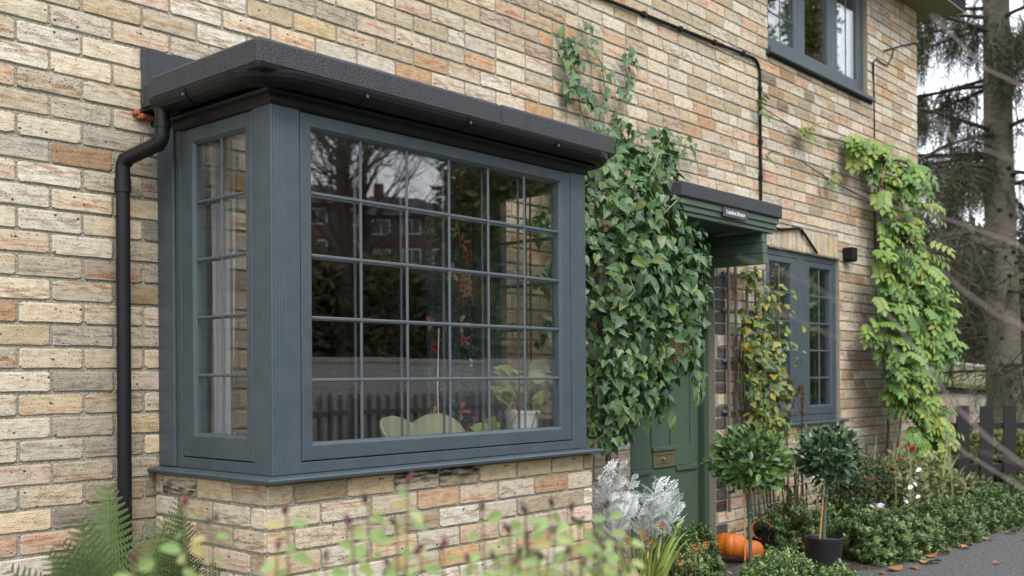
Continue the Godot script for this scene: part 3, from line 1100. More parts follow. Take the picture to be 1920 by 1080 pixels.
func porch(h: Node3D) -> void:
	var p := holder("porch", h)
	var f := G.new()
	f.box(Vector3(3.016, 2.292, 0.002), Vector3(4.256, 2.381, 0.505), 0.008)
	obj("roof_felt", f, M.felt, p)
	# two overlapping green fascia boards on three sides
	for k in 3:
		var y0: float = [2.253, 2.218, 2.192][k]
		var dz: float = [0.0, 0.012, 0.024][k]
		var g := G.new()
		var path := [Vector2(3.036 + dz, 0.003), Vector2(3.036 + dz, 0.484 - dz), Vector2(4.236 - dz, 0.484 - dz), Vector2(4.236 - dz, 0.003)]
		var hi: float = [0.0382, 0.0345, 0.0255][k]
		g.skirt(path, [Vector2(-0.03, y0), Vector2(0.0, y0), Vector2(0.002, y0 + 0.003), Vector2(0.002, y0 + hi - 0.003), Vector2(0, y0 + hi), Vector2(-0.03, y0 + hi)])
		obj("fascia_board", g, M.green, p)
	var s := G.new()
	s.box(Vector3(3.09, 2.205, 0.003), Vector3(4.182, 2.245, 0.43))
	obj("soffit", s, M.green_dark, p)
	# boarded cheeks
	for x: float in [3.055, 4.085]:
		for k in 3:
			var g := G.new()
			var y0 := 1.985 + k * 0.0695
			g.box(Vector3(x, y0, 0.006), Vector3(x + 0.068 - k * 0.0015, y0 + 0.067, 0.452 - k * 0.003), 0.004)
			obj("cheek_board", g, M.green, p)
	# door, its frame and furniture
	var d := holder("front_door", h)
	var zd := -0.10
	var slab := G.new()
	slab.box(Vector3(3.275, 0.075, zd - 0.05), Vector3(4.155, 2.06, zd - 0.006))
	obj("door_leaf", slab, M.green, d)
	var st := G.new()
	for r: Array in [[3.276, 3.375, 0.076, 2.059], [4.055, 4.154, 0.076, 2.059], [3.376, 4.054, 0.076, 0.62], [3.376, 4.054, 1.90, 2.059], [3.376, 4.054, 0.635, 0.775], [3.575, 3.598, 0.776, 1.899], [3.802, 3.83, 0.776, 1.899]]:
		st.box(Vector3(r[0], r[2], zd - 0.0058), Vector3(r[1], r[3], zd + 0.003), 0.003)
	obj("stile", st, M.green, d)
	for r: Array in [[3.34, 3.57], [3.86, 4.13]]:
		var mo := G.new()
		mo.box(Vector3(r[0], 0.600, zd + 0.0035), Vector3(r[1], 0.634, zd + 0.020), 0.006)
		obj("ledge", mo, M.green, d)
	var lb := G.new()
	lb.rings([[3.582, 3.848, 0.634, 0.742, zd + 0.004], [3.585, 3.845, 0.637, 0.739, zd + 0.012], [3.605, 3.825, 0.657, 0.719, zd + 0.012], [3.608, 3.822, 0.660, 0.716, zd + 0.006]])
	lb.box(Vector3(3.609, 0.661, zd + 0.0035), Vector3(3.821, 0.715, zd + 0.0085), 0.002)
	lb.box(Vector3(3.70, 0.676, zd + 0.009), Vector3(3.735, 0.70, zd + 0.022), 0.004)
	obj("letterbox", lb, mat(Color(0.42, 0.37, 0.26), 0.25, {"metallic": 0.9}), d)
	var ho := G.new()
	ho.box(Vector3(3.572, 0.744, zd + 0.0035), Vector3(3.858, 0.772, zd + 0.024), 0.007)
	obj("letterbox_hood", ho, M.green, d)
	for x: Array in [[3.203, 3.2735], [4.1565, 4.232]]:
		var j := G.new()
		j.box(Vector3(x[0], 0.0, -0.16), Vector3(x[1], 2.13, -0.055), 0.004)
		var in0: float = x[1] - 0.022 if x[0] < 3.5 else x[0]
		j.box(Vector3(in0, 0.0, -0.0545), Vector3(in0 + 0.022, 2.13, -0.045), 0.003)
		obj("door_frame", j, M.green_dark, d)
	var he := G.new()
	he.box(Vector3(3.274, 2.062, -0.16), Vector3(4.156, 2.13, -0.056), 0.004)
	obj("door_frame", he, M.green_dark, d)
	var thr := G.new()
	thr.box(Vector3(3.15, -0.05, -0.2), Vector3(4.28, 0.070, 0.06), 0.008)
	obj("doorstep", thr, M.stone, d)


func casement_windows(h: Node3D) -> void:
	var w := holder("ground_floor_window", h)
	var xf := Transform3D(Basis(), Vector3(0, 0, -0.032))
	fixed_frame(w, xf, [4.975, 5.6195, 0.872, 2.217], [5.022, 5.562, 0.918, 2.172], "frame", 0.09)
	fixed_frame(w, xf, [5.6200, 6.268, 0.872, 2.217], [5.678, 6.222, 0.918, 2.172], "frame", 0.09)
	casement(w, xf, 5.026, 5.558, 0.922, 2.168, 0.075, 0.108, 0.075, 0.052, 2, 5, 0.012)
	casement(w, xf, 5.682, 6.218, 0.922, 2.168, 0.098, 0.045, 0.075, 0.052, 2, 5, 0.012)
	var s := G.new()
	s.box(Vector3(4.95, 0.848, -0.10), Vector3(6.33, 0.871, 0.055), 0.006)
	obj("sill", s, M.frame, w)
	var u := holder("upper_window", h)
	xf = Transform3D(Basis(), Vector3(0, 0, -0.04))
	for k in 3:
		var x := 5.034 + k * 0.6165
		fixed_frame(u, xf, [x, x + 0.616, 3.716, 4.745], [x + 0.035, x + 0.581, 3.765, 4.70], "frame", 0.09)
		casement(u, xf, x + 0.038, x + 0.578, 3.768, 4.696, 0.05, 0.062 if k < 2 else 0.09, 0.082, 0.05, 2 if k != 1 else 1, 4 if k == 0 else 1, 0.012)
	s = G.new()
	s.box(Vector3(4.99, 3.676, -0.10), Vector3(6.945, 3.7145, 0.05), 0.006)
	obj("sill", s, M.frame, u)
	var li := G.new()
	li.box(Vector3(4.99, 3.660, -0.05), Vector3(6.94, 3.6755, 0.022), 0.003)
	obj("sill_board", li, M.black_matt, u)
	var iw := G.new()
	iw.box(Vector3(4.6, 2.751, -2.6), Vector3(7.8, 4.77, -2.5))
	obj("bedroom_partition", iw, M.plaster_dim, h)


func pipes(h: Node3D) -> void:
	var d := holder("downpipe", h)
	var r := 0.0275
	var upper := G.new()
	upper.tube([Vector3(-0.102, 2.262, 0.20), Vector3(-0.102, 2.185, 0.20)], r, -1, 14)
	upper.tube([Vector3(-0.102, 2.212, 0.20), Vector3(-0.102, 2.19, 0.20)], r + 0.003, -1, 14)
	obj("outlet", upper, M.pipe, d)
	var el := G.new()
	var pts := []
	var c := [Vector3(-0.102, 2.20, 0.20), Vector3(-0.102, 2.135, 0.20), Vector3(-0.184, 2.075, 0.055), Vector3(-0.184, 1.98, 0.055)]
	for seg in 3:
		if seg > 0:
			for k in 6:
				var t := (k + 1) / 7.0
				var a: Vector3 = c[seg] + (c[seg - 1] - c[seg]).normalized() * 0.035
				var b: Vector3 = c[seg] + (c[seg + 1] - c[seg]).normalized() * 0.035
				pts.append(a.lerp(c[seg], t).lerp(c[seg].lerp(b, t), t))
		else:
			pts.append(c[0])
	pts.append(c[3])
	el.tube(pts, r, -1, 14)
	obj("swan_neck", el, M.pipe, d)
	for q: Array in [[Vector3(-0.184, 2.005, 0.055), Vector3(-0.184, 1.955, 0.055)], [pts[8], pts[9]], [pts[5], pts[6]]]:
		var g := G.new()
		var mid: Vector3 = (q[0] + q[1]) / 2
		var dv: Vector3 = (q[1] - q[0]).normalized()
		g.tube([mid - dv * (0.026 if q[0].x == q[1].x else 0.006), mid + dv * (0.026 if q[0].x == q[1].x else 0.006)], r + 0.0032, -1, 14)
		obj("collar", g, M.pipe, d)
	var lo := G.new()
	lo.tube([Vector3(-0.184, 1.985, 0.055), Vector3(-0.184, 0.02, 0.055)], r - 0.001, -1, 14)
	obj("pipe", lo, M.pipe, d)
	# black conduit along the front wall and down to the porch
	var cpts := [Vector3(-2.3, 3.46, 0.017), Vector3(2.94, 3.53, 0.017), Vector3(4.62, 3.585, 0.017)]
	for k in 6:
		var a := PI / 2 - k * (PI / 2) / 5.0
		cpts.append(Vector3(4.77 + cos(a) * 0.10, 3.487 + sin(a) * 0.10, 0.017))
	cpts.append(Vector3(4.872, 2.6, 0.017))
	cpts.append(Vector3(4.872, 2.45, 0.017))
	var co := G.new()
	co.tube(cpts, 0.0115, -1, 8)
	obj("conduit", co, M.black_matt, h)
	for q: Vector3 in [Vector3(3.35, 3.545, 0.016), Vector3(3.78, 3.558, 0.016), Vector3(4.22, 3.572, 0.016), Vector3(4.62, 3.585, 0.016), Vector3(4.872, 3.38, 0.016), Vector3(4.872, 2.99, 0.016), Vector3(4.872, 2.72, 0.016)]:
		var cl := G.new()
		cl.box(q - Vector3(0.017, 0.017, 0.012), q + Vector3(0.017, 0.017, 0.014), 0.004)
		obj("conduit_clip", cl, M.black_matt, h)
	var c2 := G.new()
	c2.tube([Vector3(4.7, 2.36, 0.015), Vector3(5.2, 2.365, 0.015), Vector3(5.46, 2.40, 0.018), Vector3(5.54, 2.39, 0.02), Vector3(5.80, 2.235, 0.02)], 0.011, -1, 8)
	obj("conduit", c2, M.black_matt, h)
	var c3 := G.new()
	c3.tube([Vector3(5.56, 2.39, 0.0), Vector3(5.56, 2.36, 0.03)], 0.014, -1, 8)
	obj("conduit_clip", c3, M.black_matt, h)
	# thin cables near the far corner
	for q: Array in [[[1609, 180], [1597, 220], [1606, 118], [1640, 110], [1660, 125], [1672, 100], [1680, 92]], [[1638, 115], [1640, 250], [1640, 330], [1641, 520]], [[1657, 95], [1690, 86], [1722, 80]]]:
		var g := G.new()
		var wp := []
		if q.size() == 7: q = [[1638, 150], [1636, 118], [1643, 110], [1656, 120], [1664, 123], [1672, 108], [1676, 92]]
		for e: Array in q: wp.append(on_z(e[0], e[1], 0.012))
		g.tube(wp, 0.006, -1, 5)
		obj("cable", g, M.black_matt, h)
	var bx := G.new()
	bx.box(Vector3(6.325, 2.215, 0.003), Vector3(6.425, 2.325, 0.095), 0.006)
	bx.box(Vector3(6.335, 2.205, 0.020), Vector3(6.415, 2.2145, 0.09), 0.003)
	obj("lamp_housing", bx, M.black_matt, h)
	# lump of broken red mortar beside the flashing
	var lu := G.new()
	for k in 5:
		var q := Vector3(-0.105 + k * 0.014, 2.27 + rng.randf_range(-0.008, 0.008), 0.012)
		lu.box(q - Vector3(0.012, 0.010, 0.012), q + Vector3(0.013, 0.009, 0.016), 0.005)
	obj("broken_mortar", lu, mat(Color(0.38, 0.12, 0.05), 0.9), h)


func house_sign() -> void:
	var s := thing("house_sign", "small dark grey plate reading Garden House on the porch fascia", "sign", Vector3(3.65, 2.2585, 0.4885))
	var g := G.new()
	g.box(Vector3(-0.152, -0.030, 0.0), Vector3(0.152, 0.030, 0.006), 0.002)
	obj("plate", g, mat(Color(0.05, 0.056, 0.066), 0.45), s)
	var tm := TextMesh.new()
	var fo := SystemFont.new()
	fo.font_names = PackedStringArray(["Droid Serif"])
	fo.font_weight = 700
	tm.font = fo
	tm.text = "Garden House"
	tm.font_size = 32
	tm.pixel_size = 0.00102
	tm.depth = 0.0012
	obj("lettering", tm, mat(Color(0.8, 0.8, 0.8), 0.5), s, Transform3D(Basis(), Vector3(0.0, 0.0, 0.0066)))
	for x: float in [-0.140, 0.140]:
		var sc := G.new()
		sc.lathe([Vector2(0.0, -0.001), Vector2(0.004, -0.001), Vector2(0.004, 0.001), Vector2(0.0, 0.0015)], Vector3.ZERO, 10)
		obj("screw", sc, M.black, s, Transform3D(Basis(Vector3(1, 0, 0), PI / 2), Vector3(x, 0.0, 0.0065)))


# ---------------------------------------------------------------- behind the glass
func cloth_print() -> ImageTexture:
	var im := Image.create(256, 512, false, Image.FORMAT_RGB8)
	var r := RandomNumberGenerator.new()
	r.seed = 31
	var nz := FastNoiseLite.new()
	nz.seed = 2
	nz.frequency = 0.03
	for y in 512:
		for x in 256:
			var k := nz.get_noise_2d(x, y)
			var l := nz.get_noise_2d(x * 2.3 + 400, y * 2.3)
			var c := Color(0.09, 0.13, 0.16).lerp(Color(0.16, 0.24, 0.26), clampf(k + 0.4, 0, 1))
			if absf(l) < 0.05: c = Color(0.34, 0.48, 0.50)
			im.set_pixel(x, y, c)
	for k in 46:
		var cx := r.randi_range(0, 255)
		var cy := r.randi_range(0, 511)
		var rad := r.randf_range(10, 20)
		var tone: Color = [Color(0.90, 0.52, 0.48), Color(0.80, 0.36, 0.38), Color(0.92, 0.70, 0.62), Color(0.80, 0.76, 0.70)][k % 4]
		for yy in range(-20, 21):
			for xx in range(-20, 21):
				var d := Vector2(xx, yy)
				var lim := rad * (0.65 + 0.35 * cos(d.angle() * 5.0 + k))
				if d.length() < lim:
					var q := tone.darkened(0.45) if d.length() < rad * 0.25 else tone.darkened(0.25 * absf(sin(d.angle() * 2.5 + k)))
					im.set_pixel((cx + xx + 256) % 256, (cy + yy + 512) % 512, q)
	return ImageTexture.create_from_image(im)


func drape(path: Array, y0: float, y1: float, folds: float, deep: float, pull := 0.0) -> G:
	var g := G.new()
	var m := 40
	var rows := 8
	var pt := func(i: int, j: int) -> Vector3:
		var f := float(i) / m * (path.size() - 1)
		var k := mini(int(f), path.size() - 2)
		var a: Vector2 = path[k]
		var b: Vector2 = path[k + 1]
		var q := a.lerp(b, f - k)
		var d := (b - a).normalized()
		var w := sin(float(i) / m * TAU * folds + j * 0.12) * deep * (1.0 + 0.15 * j)
		var t := float(j) / rows
		q += Vector2(-d.y, d.x) * w
		q = q.lerp(Vector2(path[0].x, path[0].y), pull * t * t)
		return Vector3(q.x, lerpf(y1, y0, t), q.y)
	for i in m:
		for j in rows:
			var a: Vector3 = pt.call(i, j + 1)
			var b: Vector3 = pt.call(i + 1, j + 1)
			var c: Vector3 = pt.call(i + 1, j)
			var d: Vector3 = pt.call(i, j)
			var nn := (c - a).cross(d - b).normalized()
			g.quadn(a, b, c, d, nn, nn, nn, nn, Vector2(float(i) / m, float(j + 1) / rows), Vector2(float(i + 1) / m, float(j) / rows))
	return g


func interior() -> void:
	var cloth := mat(Color.WHITE, 0.9, {"albedo_texture": cloth_print()})
	var lining := mat(Color(0.85, 0.85, 0.82), 0.9, {"backlight_enabled": true, "backlight": Color(0.3, 0.3, 0.28)})
	var c := thing("curtain", "dark floral curtain with pale lining gathered inside the left side light", "curtain", Vector3.ZERO, "bay curtains")
	obj("lining", drape([Vector2(0.10, 0.20), Vector2(0.19, 0.15), Vector2(0.31, 0.05)], 0.91, 2.245, 3.0, 0.012, 0.42), lining, c)
	obj("cloth", drape([Vector2(0.18, 0.12), Vector2(0.30, 0.02), Vector2(0.40, -0.06)], 0.91, 2.245, 4.0, 0.012, 0.30), cloth, c)
	c = thing("curtain", "dark teal curtain with pink flowers at the right end of the wide bay light", "curtain", Vector3.ZERO, "bay curtains")
	obj("cloth", drape([Vector2(1.40, 0.04), Vector2(1.52, 0.09), Vector2(1.66, 0.10), Vector2(1.71, 0.03)], 0.91, 2.245, 5.0, 0.016), cloth, c)
	# potted trailing plant on the seat board
	var base := Vector3(1.575, 0.9055, 0.52)
	var p := thing("house_plant", "trailing yellow-green house plant in a white ribbed pot on the bay sill", "house plant", base)
	var pot := G.new()
	pot.lathe([Vector2(0.0, 0.001), Vector2(0.058, 0.001), Vector2(0.066, 0.02), Vector2(0.082, 0.165), Vector2(0.086, 0.166), Vector2(0.087, 0.18), Vector2(0.083, 0.183), Vector2(0.076, 0.178), Vector2(0.074, 0.16)], Vector3.ZERO, 60, 30, 0.04)
	obj("pot", pot, mat(Color(0.74, 0.74, 0.71), 0.5), p)
	var so := G.new()
	so.lathe([Vector2(0.073, 0.165), Vector2(0.0, 0.17)], Vector3.ZERO, 20)
	obj("soil", so, M.soil, p)
	var hg := G.new()
	for s: float in [-1.0, 1.0]:
		hg.tube([Vector3(0, 0.178, 0.089), Vector3(s * 0.045, 0.06, 0.078), Vector3(s * 0.06, 0.002, 0.055)], 0.0022, -1, 4)
	obj("wire_hanger", hg, M.black, p)
	var heart := [Vector2(0, 0), Vector2(0.2, -0.1), Vector2(0.38, 0.05), Vector2(0.42, 0.3), Vector2(0.28, 0.62), Vector2(0.1, 0.88), Vector2(0, 1)]
	var lm := [leaf_mesh(heart, 0.2, 0.3, 1.3), leaf_mesh(heart, 0.35, 0.15, 1.2)]
	var tints := [Color(0.20, 0.27, 0.05), Color(0.26, 0.33, 0.08), Color(0.15, 0.22, 0.05)]
	var ms := leaf_mats(tints, 0.4)
	var where := []
	for k in 34:
		var a := rng.randf() * TAU
		var up := rng.randf_range(0.02, 0.19)
		var q := base + Vector3(cos(a) * rng.randf_range(0.02, 0.14), 0.17 + up, sin(a) * rng.randf_range(0.02, 0.09))
		q.y = maxf(q.y, base.y + 0.215)
		if k > 27: q = base + Vector3(rng.randf_range(-0.30, -0.12), rng.randf_range(0.03, 0.2), rng.randf_range(-0.06, 0.05))
		where.append(leaf_at(q, Vector3(cos(a), rng.randf_range(0.1, 1.0), sin(a) * 0.5), Vector3(-0.2, 0.4, 0.8) + rv(0.5), rng.randf_range(0.065, 0.095)))
	foliage(p, lm, tints, ms, where, 40)
	var st := G.new()
	for k in 9:
		var a := k * 0.7
		st.tube([Vector3(cos(a) * 0.02, 0.165, sin(a) * 0.02), Vector3(cos(a) * 0.05, 0.25, sin(a) * 0.04), Vector3(cos(a) * 0.10, 0.30, sin(a) * 0.06)], 0.003, 0.002, 5)
	st.tube([Vector3(-0.06, 0.175, 0.02), Vector3(-0.12, 0.12, 0.03), Vector3(-0.22, 0.06, 0.02)], 0.003, 0.002, 5)
	obj("stem", st, M.stem_green, p)
	# two round cushions
	for k in 2:
		var g := G.new()
		var prof := []
		for i in 13:
			var a := -PI / 2 + PI * i / 12.0
			prof.append(Vector2(maxf(0.0, cos(a)) ** 0.7 * 0.125, sin(a) * 0.05))
		g.lathe(prof, Vector3.ZERO, 28)
		var o := obj("cushion", g, mat([Color(0.26, 0.29, 0.17), Color(0.30, 0.31, 0.20)][k], 0.9, {"rim_enabled": true, "rim": 0.3}))
		o.transform = Transform3D(Basis(Vector3(1, 0, 0), deg_to_rad(42)).rotated(Vector3.UP, 0.3 - 0.9 * k), Vector3([0.84, 1.09][k], 0.9055 + 0.085, [0.50, 0.44][k]))
		tag(o, ["round sage cushion propped on the bay seat, left one of two", "round sage cushion leaning beside the floral curtain, right one of two"][k], "cushion", "cushions on the bay seat")
		var pp := G.new()
		var ring := []
		for i in 33: ring.append(Vector3(cos(TAU * i / 32.0) * 0.124, 0.0, sin(TAU * i / 32.0) * 0.124))
		pp.tube(ring, 0.006, -1, 6, false)
		obj("piping", pp, mat(Color(0.38, 0.38, 0.28), 0.9), o)
	# black stand and a cane stick indoors
	var sd := thing("black_stand", "black metal stand with a flat top inside the left of the bay", "stand", Vector3(0.60, 0.9055, 0.28))
	var top := G.new()
	top.box(Vector3(-0.16, 0.30, -0.04), Vector3(0.10, 0.325, 0.06), 0.004)
	obj("top", top, M.black, sd)
	var po := G.new()
	po.box(Vector3(0.03, 0.006, -0.02), Vector3(0.11, 0.299, 0.02), 0.004)
	obj("upright", po, M.black, sd)
	var lg := G.new()
	lg.tube([Vector3(-0.07, 0.29, 0.03), Vector3(-0.06, 0.15, 0.035), Vector3(-0.05, 0.006, 0.04)], 0.008, -1, 7)
	obj("leg", lg, M.black, sd)
	var ft := G.new()
	ft.box(Vector3(-0.10, 0.0, -0.06), Vector3(0.13, 0.0055, 0.07), 0.002)
	obj("foot", ft, M.black, sd)
	var ca := G.new()
	ca.tube([Vector3(1.12, 0.906, 0.42), Vector3(1.13, 1.2, 0.40), Vector3(1.17, 1.47, 0.37)], 0.004, 0.003, 6)
	var cs := obj("garden_cane", ca, mat(Color(0.50, 0.44, 0.28), 0.7))
	tag(cs, "thin pale cane standing upright inside the bay behind the cushions", "cane")


# ---------------------------------------------------------------- what the windows mirror
func clump_mesh(count: int, size: float, spread: float, seed_: int) -> ArrayMesh:
	var g := G.new()
	var r := RandomNumberGenerator.new()
	r.seed = seed_
	for k in count:
		var d := Vector3(r.randf_range(-1, 1), r.randf_range(-1, 1), r.randf_range(-1, 1))
		var y := (d * 0.8 + Vector3(r.randf_range(-1, 1), r.randf_range(-1, 1), r.randf_range(-1, 1)) * 0.6).normalized()
		var f := Vector3(r.randf_range(-1, 1), r.randf_range(-0.2, 1), r.randf_range(-1, 1))
		var l := size * r.randf_range(0.7, 1.3)
		g.xf = leaf_at(d * spread, y, f, l)
		var sh := r.randf_range(0.75, 1.25)
		g.col = Color(sh, sh, sh * r.randf_range(0.8, 1.05))
		g.quad(Vector3(0, 0, 0), Vector3(0.24, 0.5, 0.05), Vector3(0, 1, -0.08), Vector3(-0.24, 0.5, 0.05))
	return g.mesh()


func bush(called: String, label: String, category: String, group: String, balls: Array, count: int, tints: Array, size := 0.16, trunk := []) -> Node3D:
	var o := thing(called, label, category, Vector3.ZERO, group)
	if trunk:
		var g := G.new()
		g.tube(trunk, 0.16, 0.05, 8)
		obj("trunk", g, M.bark, o)
	var where := []
	var cols := []
	for k in count:
		var b: Array = balls[rng.randi() % balls.size()]
		var d := rv().normalized()
		var q := Vector3(b[0], b[1], b[2]) + d * Vector3(b[3], b[4] if b.size() > 4 else b[3], b[3]) * pow(rng.randf(), 0.35)
		if q.y < 0.02: q.y = 0.02 + rng.randf() * 0.2
		var s := size * rng.randf_range(0.7, 1.4)
		where.append(Transform3D(Basis.from_euler(rv(PI)).scaled(Vector3.ONE * s), q))
		cols.append(tints[rng.randi() % tints.size()])
	if not M.has("clump"):
		M.clump = clump_mesh(14, 0.9, 0.9, 5)
		M.clump_mat = mat(Color.WHITE, 0.7, {"vertex_color_use_as_albedo": true, "backlight_enabled": true, "backlight": Color(0.5, 0.55, 0.25)})
	stuff("crown", M.clump, M.clump_mat, where, cols, o)
	return o


func branch_into(g: G, from: Vector3, dir: Vector3, length: float, r: float, level: int, droop := 0.0) -> void:
	var pts := [from]
	var d := dir
	var q := from
	for k in 4:
		d = (d + rv(0.22) + Vector3(0, 0.06 - droop, 0)).normalized()
		q += d * length / 4.0
		pts.append(q)
	g.tube(pts, r, r * 0.45, 5 if level > 1 else 3, false)
	if level <= 0: return
	for k in (4 if level > 1 else 5):
		var i := 1 + rng.randi() % 4
		branch_into(g, pts[i], (d + rv(0.95)).normalized(), length * rng.randf_range(0.45, 0.7), r * 0.5, level - 1, droop)


func across_the_road() -> void:
	rng.seed = 50
	var f := thing("picket_fence", "weathered brown picket fence along the front of the garden", "fence", Vector3(0, 0, 7.6))
	var g := G.new()
	g.box(Vector3(-0.046, 0.06, 0.0), Vector3(0.046, 1.0, 0.018), 0.004)
	g.box(Vector3(-0.03, 1.0005, 0.001), Vector3(0.03, 1.045, 0.017), 0.006)
	var pm := g.mesh()
	for k in 118:
		obj("picket", pm, M.weathered, f, Transform3D(Basis(), Vector3(-2.0 + k * 0.155, rng.randf_range(-0.01, 0.01), 0.0)))
	for y: float in [0.28, 0.78]:
		var r := G.new()
		r.box(Vector3(-2.1, y, -0.045), Vector3(16.3, y + 0.07, -0.001), 0.003)
		obj("rail", r, M.weathered, f)
	for k in 10:
		var po := G.new()
		po.box(Vector3(-2.05 + k * 2.0, -0.1, -0.146), Vector3(-1.95 + k * 2.0, 1.0, -0.046), 0.004)
		obj("post", po, M.weathered, f)
	var w := G.new()
	w.box(Vector3(-40, -0.1, 14.2), Vector3(60, 1.55, 14.6), 0.01)
	w.box(Vector3(-40, 1.551, 14.17), Vector3(60, 1.65, 14.63), 0.01)
	var wall := obj("retaining_wall", w, M.stone)
	tag(wall, "long pale stone retaining wall across the road", "wall")
	var bank := G.new()
	for k in 34:
		var x := -40.0 + k * 5.0
		bank.quad(Vector3(x, 1.5, 14.55), Vector3(x, 4.2, 27.0), Vector3(x + 5, 4.2, 27.0), Vector3(x + 5, 1.5, 14.55))
		bank.quad(Vector3(x, 4.2, 27.0), Vector3(x, 12.8, 80.0), Vector3(x + 5, 12.8, 80.0), Vector3(x + 5, 4.2, 27.0))
	structure("bank", bank, M.grass)
	var dark := [Color(0.10, 0.105, 0.045), Color(0.14, 0.13, 0.06), Color(0.12, 0.11, 0.06)]
	var olive := [Color(0.17, 0.185, 0.05), Color(0.13, 0.15, 0.04), Color(0.21, 0.215, 0.065), Color(0.10, 0.115, 0.035)]
	bush("shrub", "dark evergreen shrubbery above the wall across the road, left stretch", "shrub", "shrubs across the road", [[9.5, 2.6, 16.2, 1.6], [11.6, 2.7, 16.6, 1.6], [13.4, 2.6, 16.4, 1.5], [15.2, 2.4, 16.5, 1.3]], 3000, dark, 0.22)
	bush("shrub", "olive shrubbery above the wall across the road, right stretch", "shrub", "shrubs across the road", [[16.8, 2.3, 16.2, 1.2], [18.6, 2.4, 16.0, 1.4], [21.0, 2.7, 16.2, 1.6]], 2200, olive, 0.22)
	for q: Array in [[18.9, 16.8, 1.9, 12.5, "tall weeping evergreen across the road, nearest the bare tree"], [24.2, 17.2, 2.2, 12.0, "tall weeping evergreen across the road, second along"], [30.0, 16.0, 1.9, 19.0, "very tall loose spruce across the road, third along"], [34.5, 16.5, 2.1, 20.0, "very tall loose spruce across the road, fourth along"], [38.5, 15.5, 2.0, 19.0, "very tall loose spruce across the road, farthest along"]]:
		var balls := []
		for k in 7: balls.append([q[0] + rng.randf_range(-0.3, 0.3), 2.2 + k * (q[3] - 2.6) / 6.0, q[1], q[2] * (1.0 - 0.09 * k), 1.5])
		bush("evergreen_tree", q[4], "tree", "evergreens across the road", balls, 3600 if q[3] < 15 else 2400, olive, 0.26 if q[3] < 15 else 0.2, [Vector3(q[0], 0.5, q[1]), Vector3(q[0], q[3], q[1])])
	for q: Array in [[13.7, 17.0, "bare winter tree with fine twigs across the road, nearer one", 26], [15.6, 18.6, "bare winter tree with fine twigs across the road, farther one", 20], [12.2, 15.4, "bare winter tree with fine twigs across the road, closest to the wall", 18]]:
		var t := thing("bare_tree", q[2], "tree", Vector3(q[0], 1.4, q[1]), "bare trees across the road")
		var tg := G.new()
		tg.tube([Vector3(0, 0, 0), Vector3(0.1, 2.4, 0), Vector3(0.05, 4.6, 0.1), Vector3(0.2, 7.0, 0)], 0.17, 0.04, 8)
		obj("trunk", tg, M.twig, t)
		var bg := G.new()
		for k in q[3]:
			var y := rng.randf_range(2.2, 6.8)
			branch_into(bg, Vector3(0.1, y, 0), Vector3(rng.randf_range(-1, 1), 0.75, rng.randf_range(-1, 1)).normalized(), rng.randf_range(1.8, 3.2), 0.032, 3, 0.03)
		obj("branches", bg, M.twig, t).set_meta("kind", "stuff")
	# houses on the rise opposite
	for q: Array in [[50.0, 67.0, "brick house opposite with red band and white window frames", 0.6], [59.5, 66.0, "dark roofed house opposite standing behind the evergreens", 0.7]]:
		var o := thing("house_opposite", q[2], "house", Vector3(q[0], 11.2, q[1]), "houses across the road")
		o.rotation.y = q[3]
		var wl := G.new()
		wl.box(Vector3(-5, -1.2, 0), Vector3(5, 4.4, 7))
		obj("wall", wl, mat(Color(0.10, 0.085, 0.075), 0.9), o)
		var bd := G.new()
		bd.box(Vector3(-4.8, 1.55, -0.06), Vector3(4.8, 2.25, -0.002))
		obj("tile_band", bd, mat(Color(0.12, 0.062, 0.052), 0.8), o)
		var rf := G.new()
		var e := [Vector3(-5.5, 4.3, -0.5), Vector3(5.5, 4.3, -0.5), Vector3(5.5, 4.3, 7.5), Vector3(-5.5, 4.3, 7.5), Vector3(-2.2, 6.5, 3.5), Vector3(2.2, 6.5, 3.5)]
		rf.quad(e[1], e[0], e[4], e[5]); rf.tri(e[0], e[3], e[4]); rf.quad(e[3], e[2], e[5], e[4]); rf.tri(e[2], e[1], e[5])
		rf.quad(e[0], e[1], e[2], e[3])
		obj("roof", rf, mat(Color(0.06, 0.045, 0.045), 0.9), o)
		var ch := G.new()
		ch.box(Vector3(-1.9, 5.6, 3.0), Vector3(-1.0, 7.6, 3.9), 0.02)
		obj("chimney", ch, mat(Color(0.12, 0.06, 0.045), 0.9), o)
		for k in 8:
			var x := -3.9 + (k % 4) * 2.6
			var y := 0.0 if k < 4 else 2.6
			var wf := G.new()
			wf.rings([[x - 0.8, x + 0.8, y, y + 1.35, 0.0], [x - 0.8, x + 0.8, y, y + 1.35, 0.06], [x - 0.68, x + 0.68, y + 0.12, y + 1.23, 0.06], [x - 0.68, x + 0.68, y + 0.12, y + 1.23, 0.01]])
			wf.box(Vector3(x - 0.04, y + 0.12, 0.012), Vector3(x + 0.04, y + 1.23, 0.055))
			var wn := obj("window", wf, mat(Color(0.50, 0.50, 0.50), 0.6), o, Transform3D(Basis(Vector3.UP, PI), Vector3(0, 0, -0.001)))
			var pn := G.new()
			pn.quad(Vector3(x - 0.7, y + 0.1, 0.008), Vector3(x + 0.7, y + 0.1, 0.008), Vector3(x + 0.7, y + 1.25, 0.008), Vector3(x - 0.7, y + 1.25, 0.008))
			obj("pane", pn, mat(Color(0.02, 0.022, 0.025), 0.1), wn)


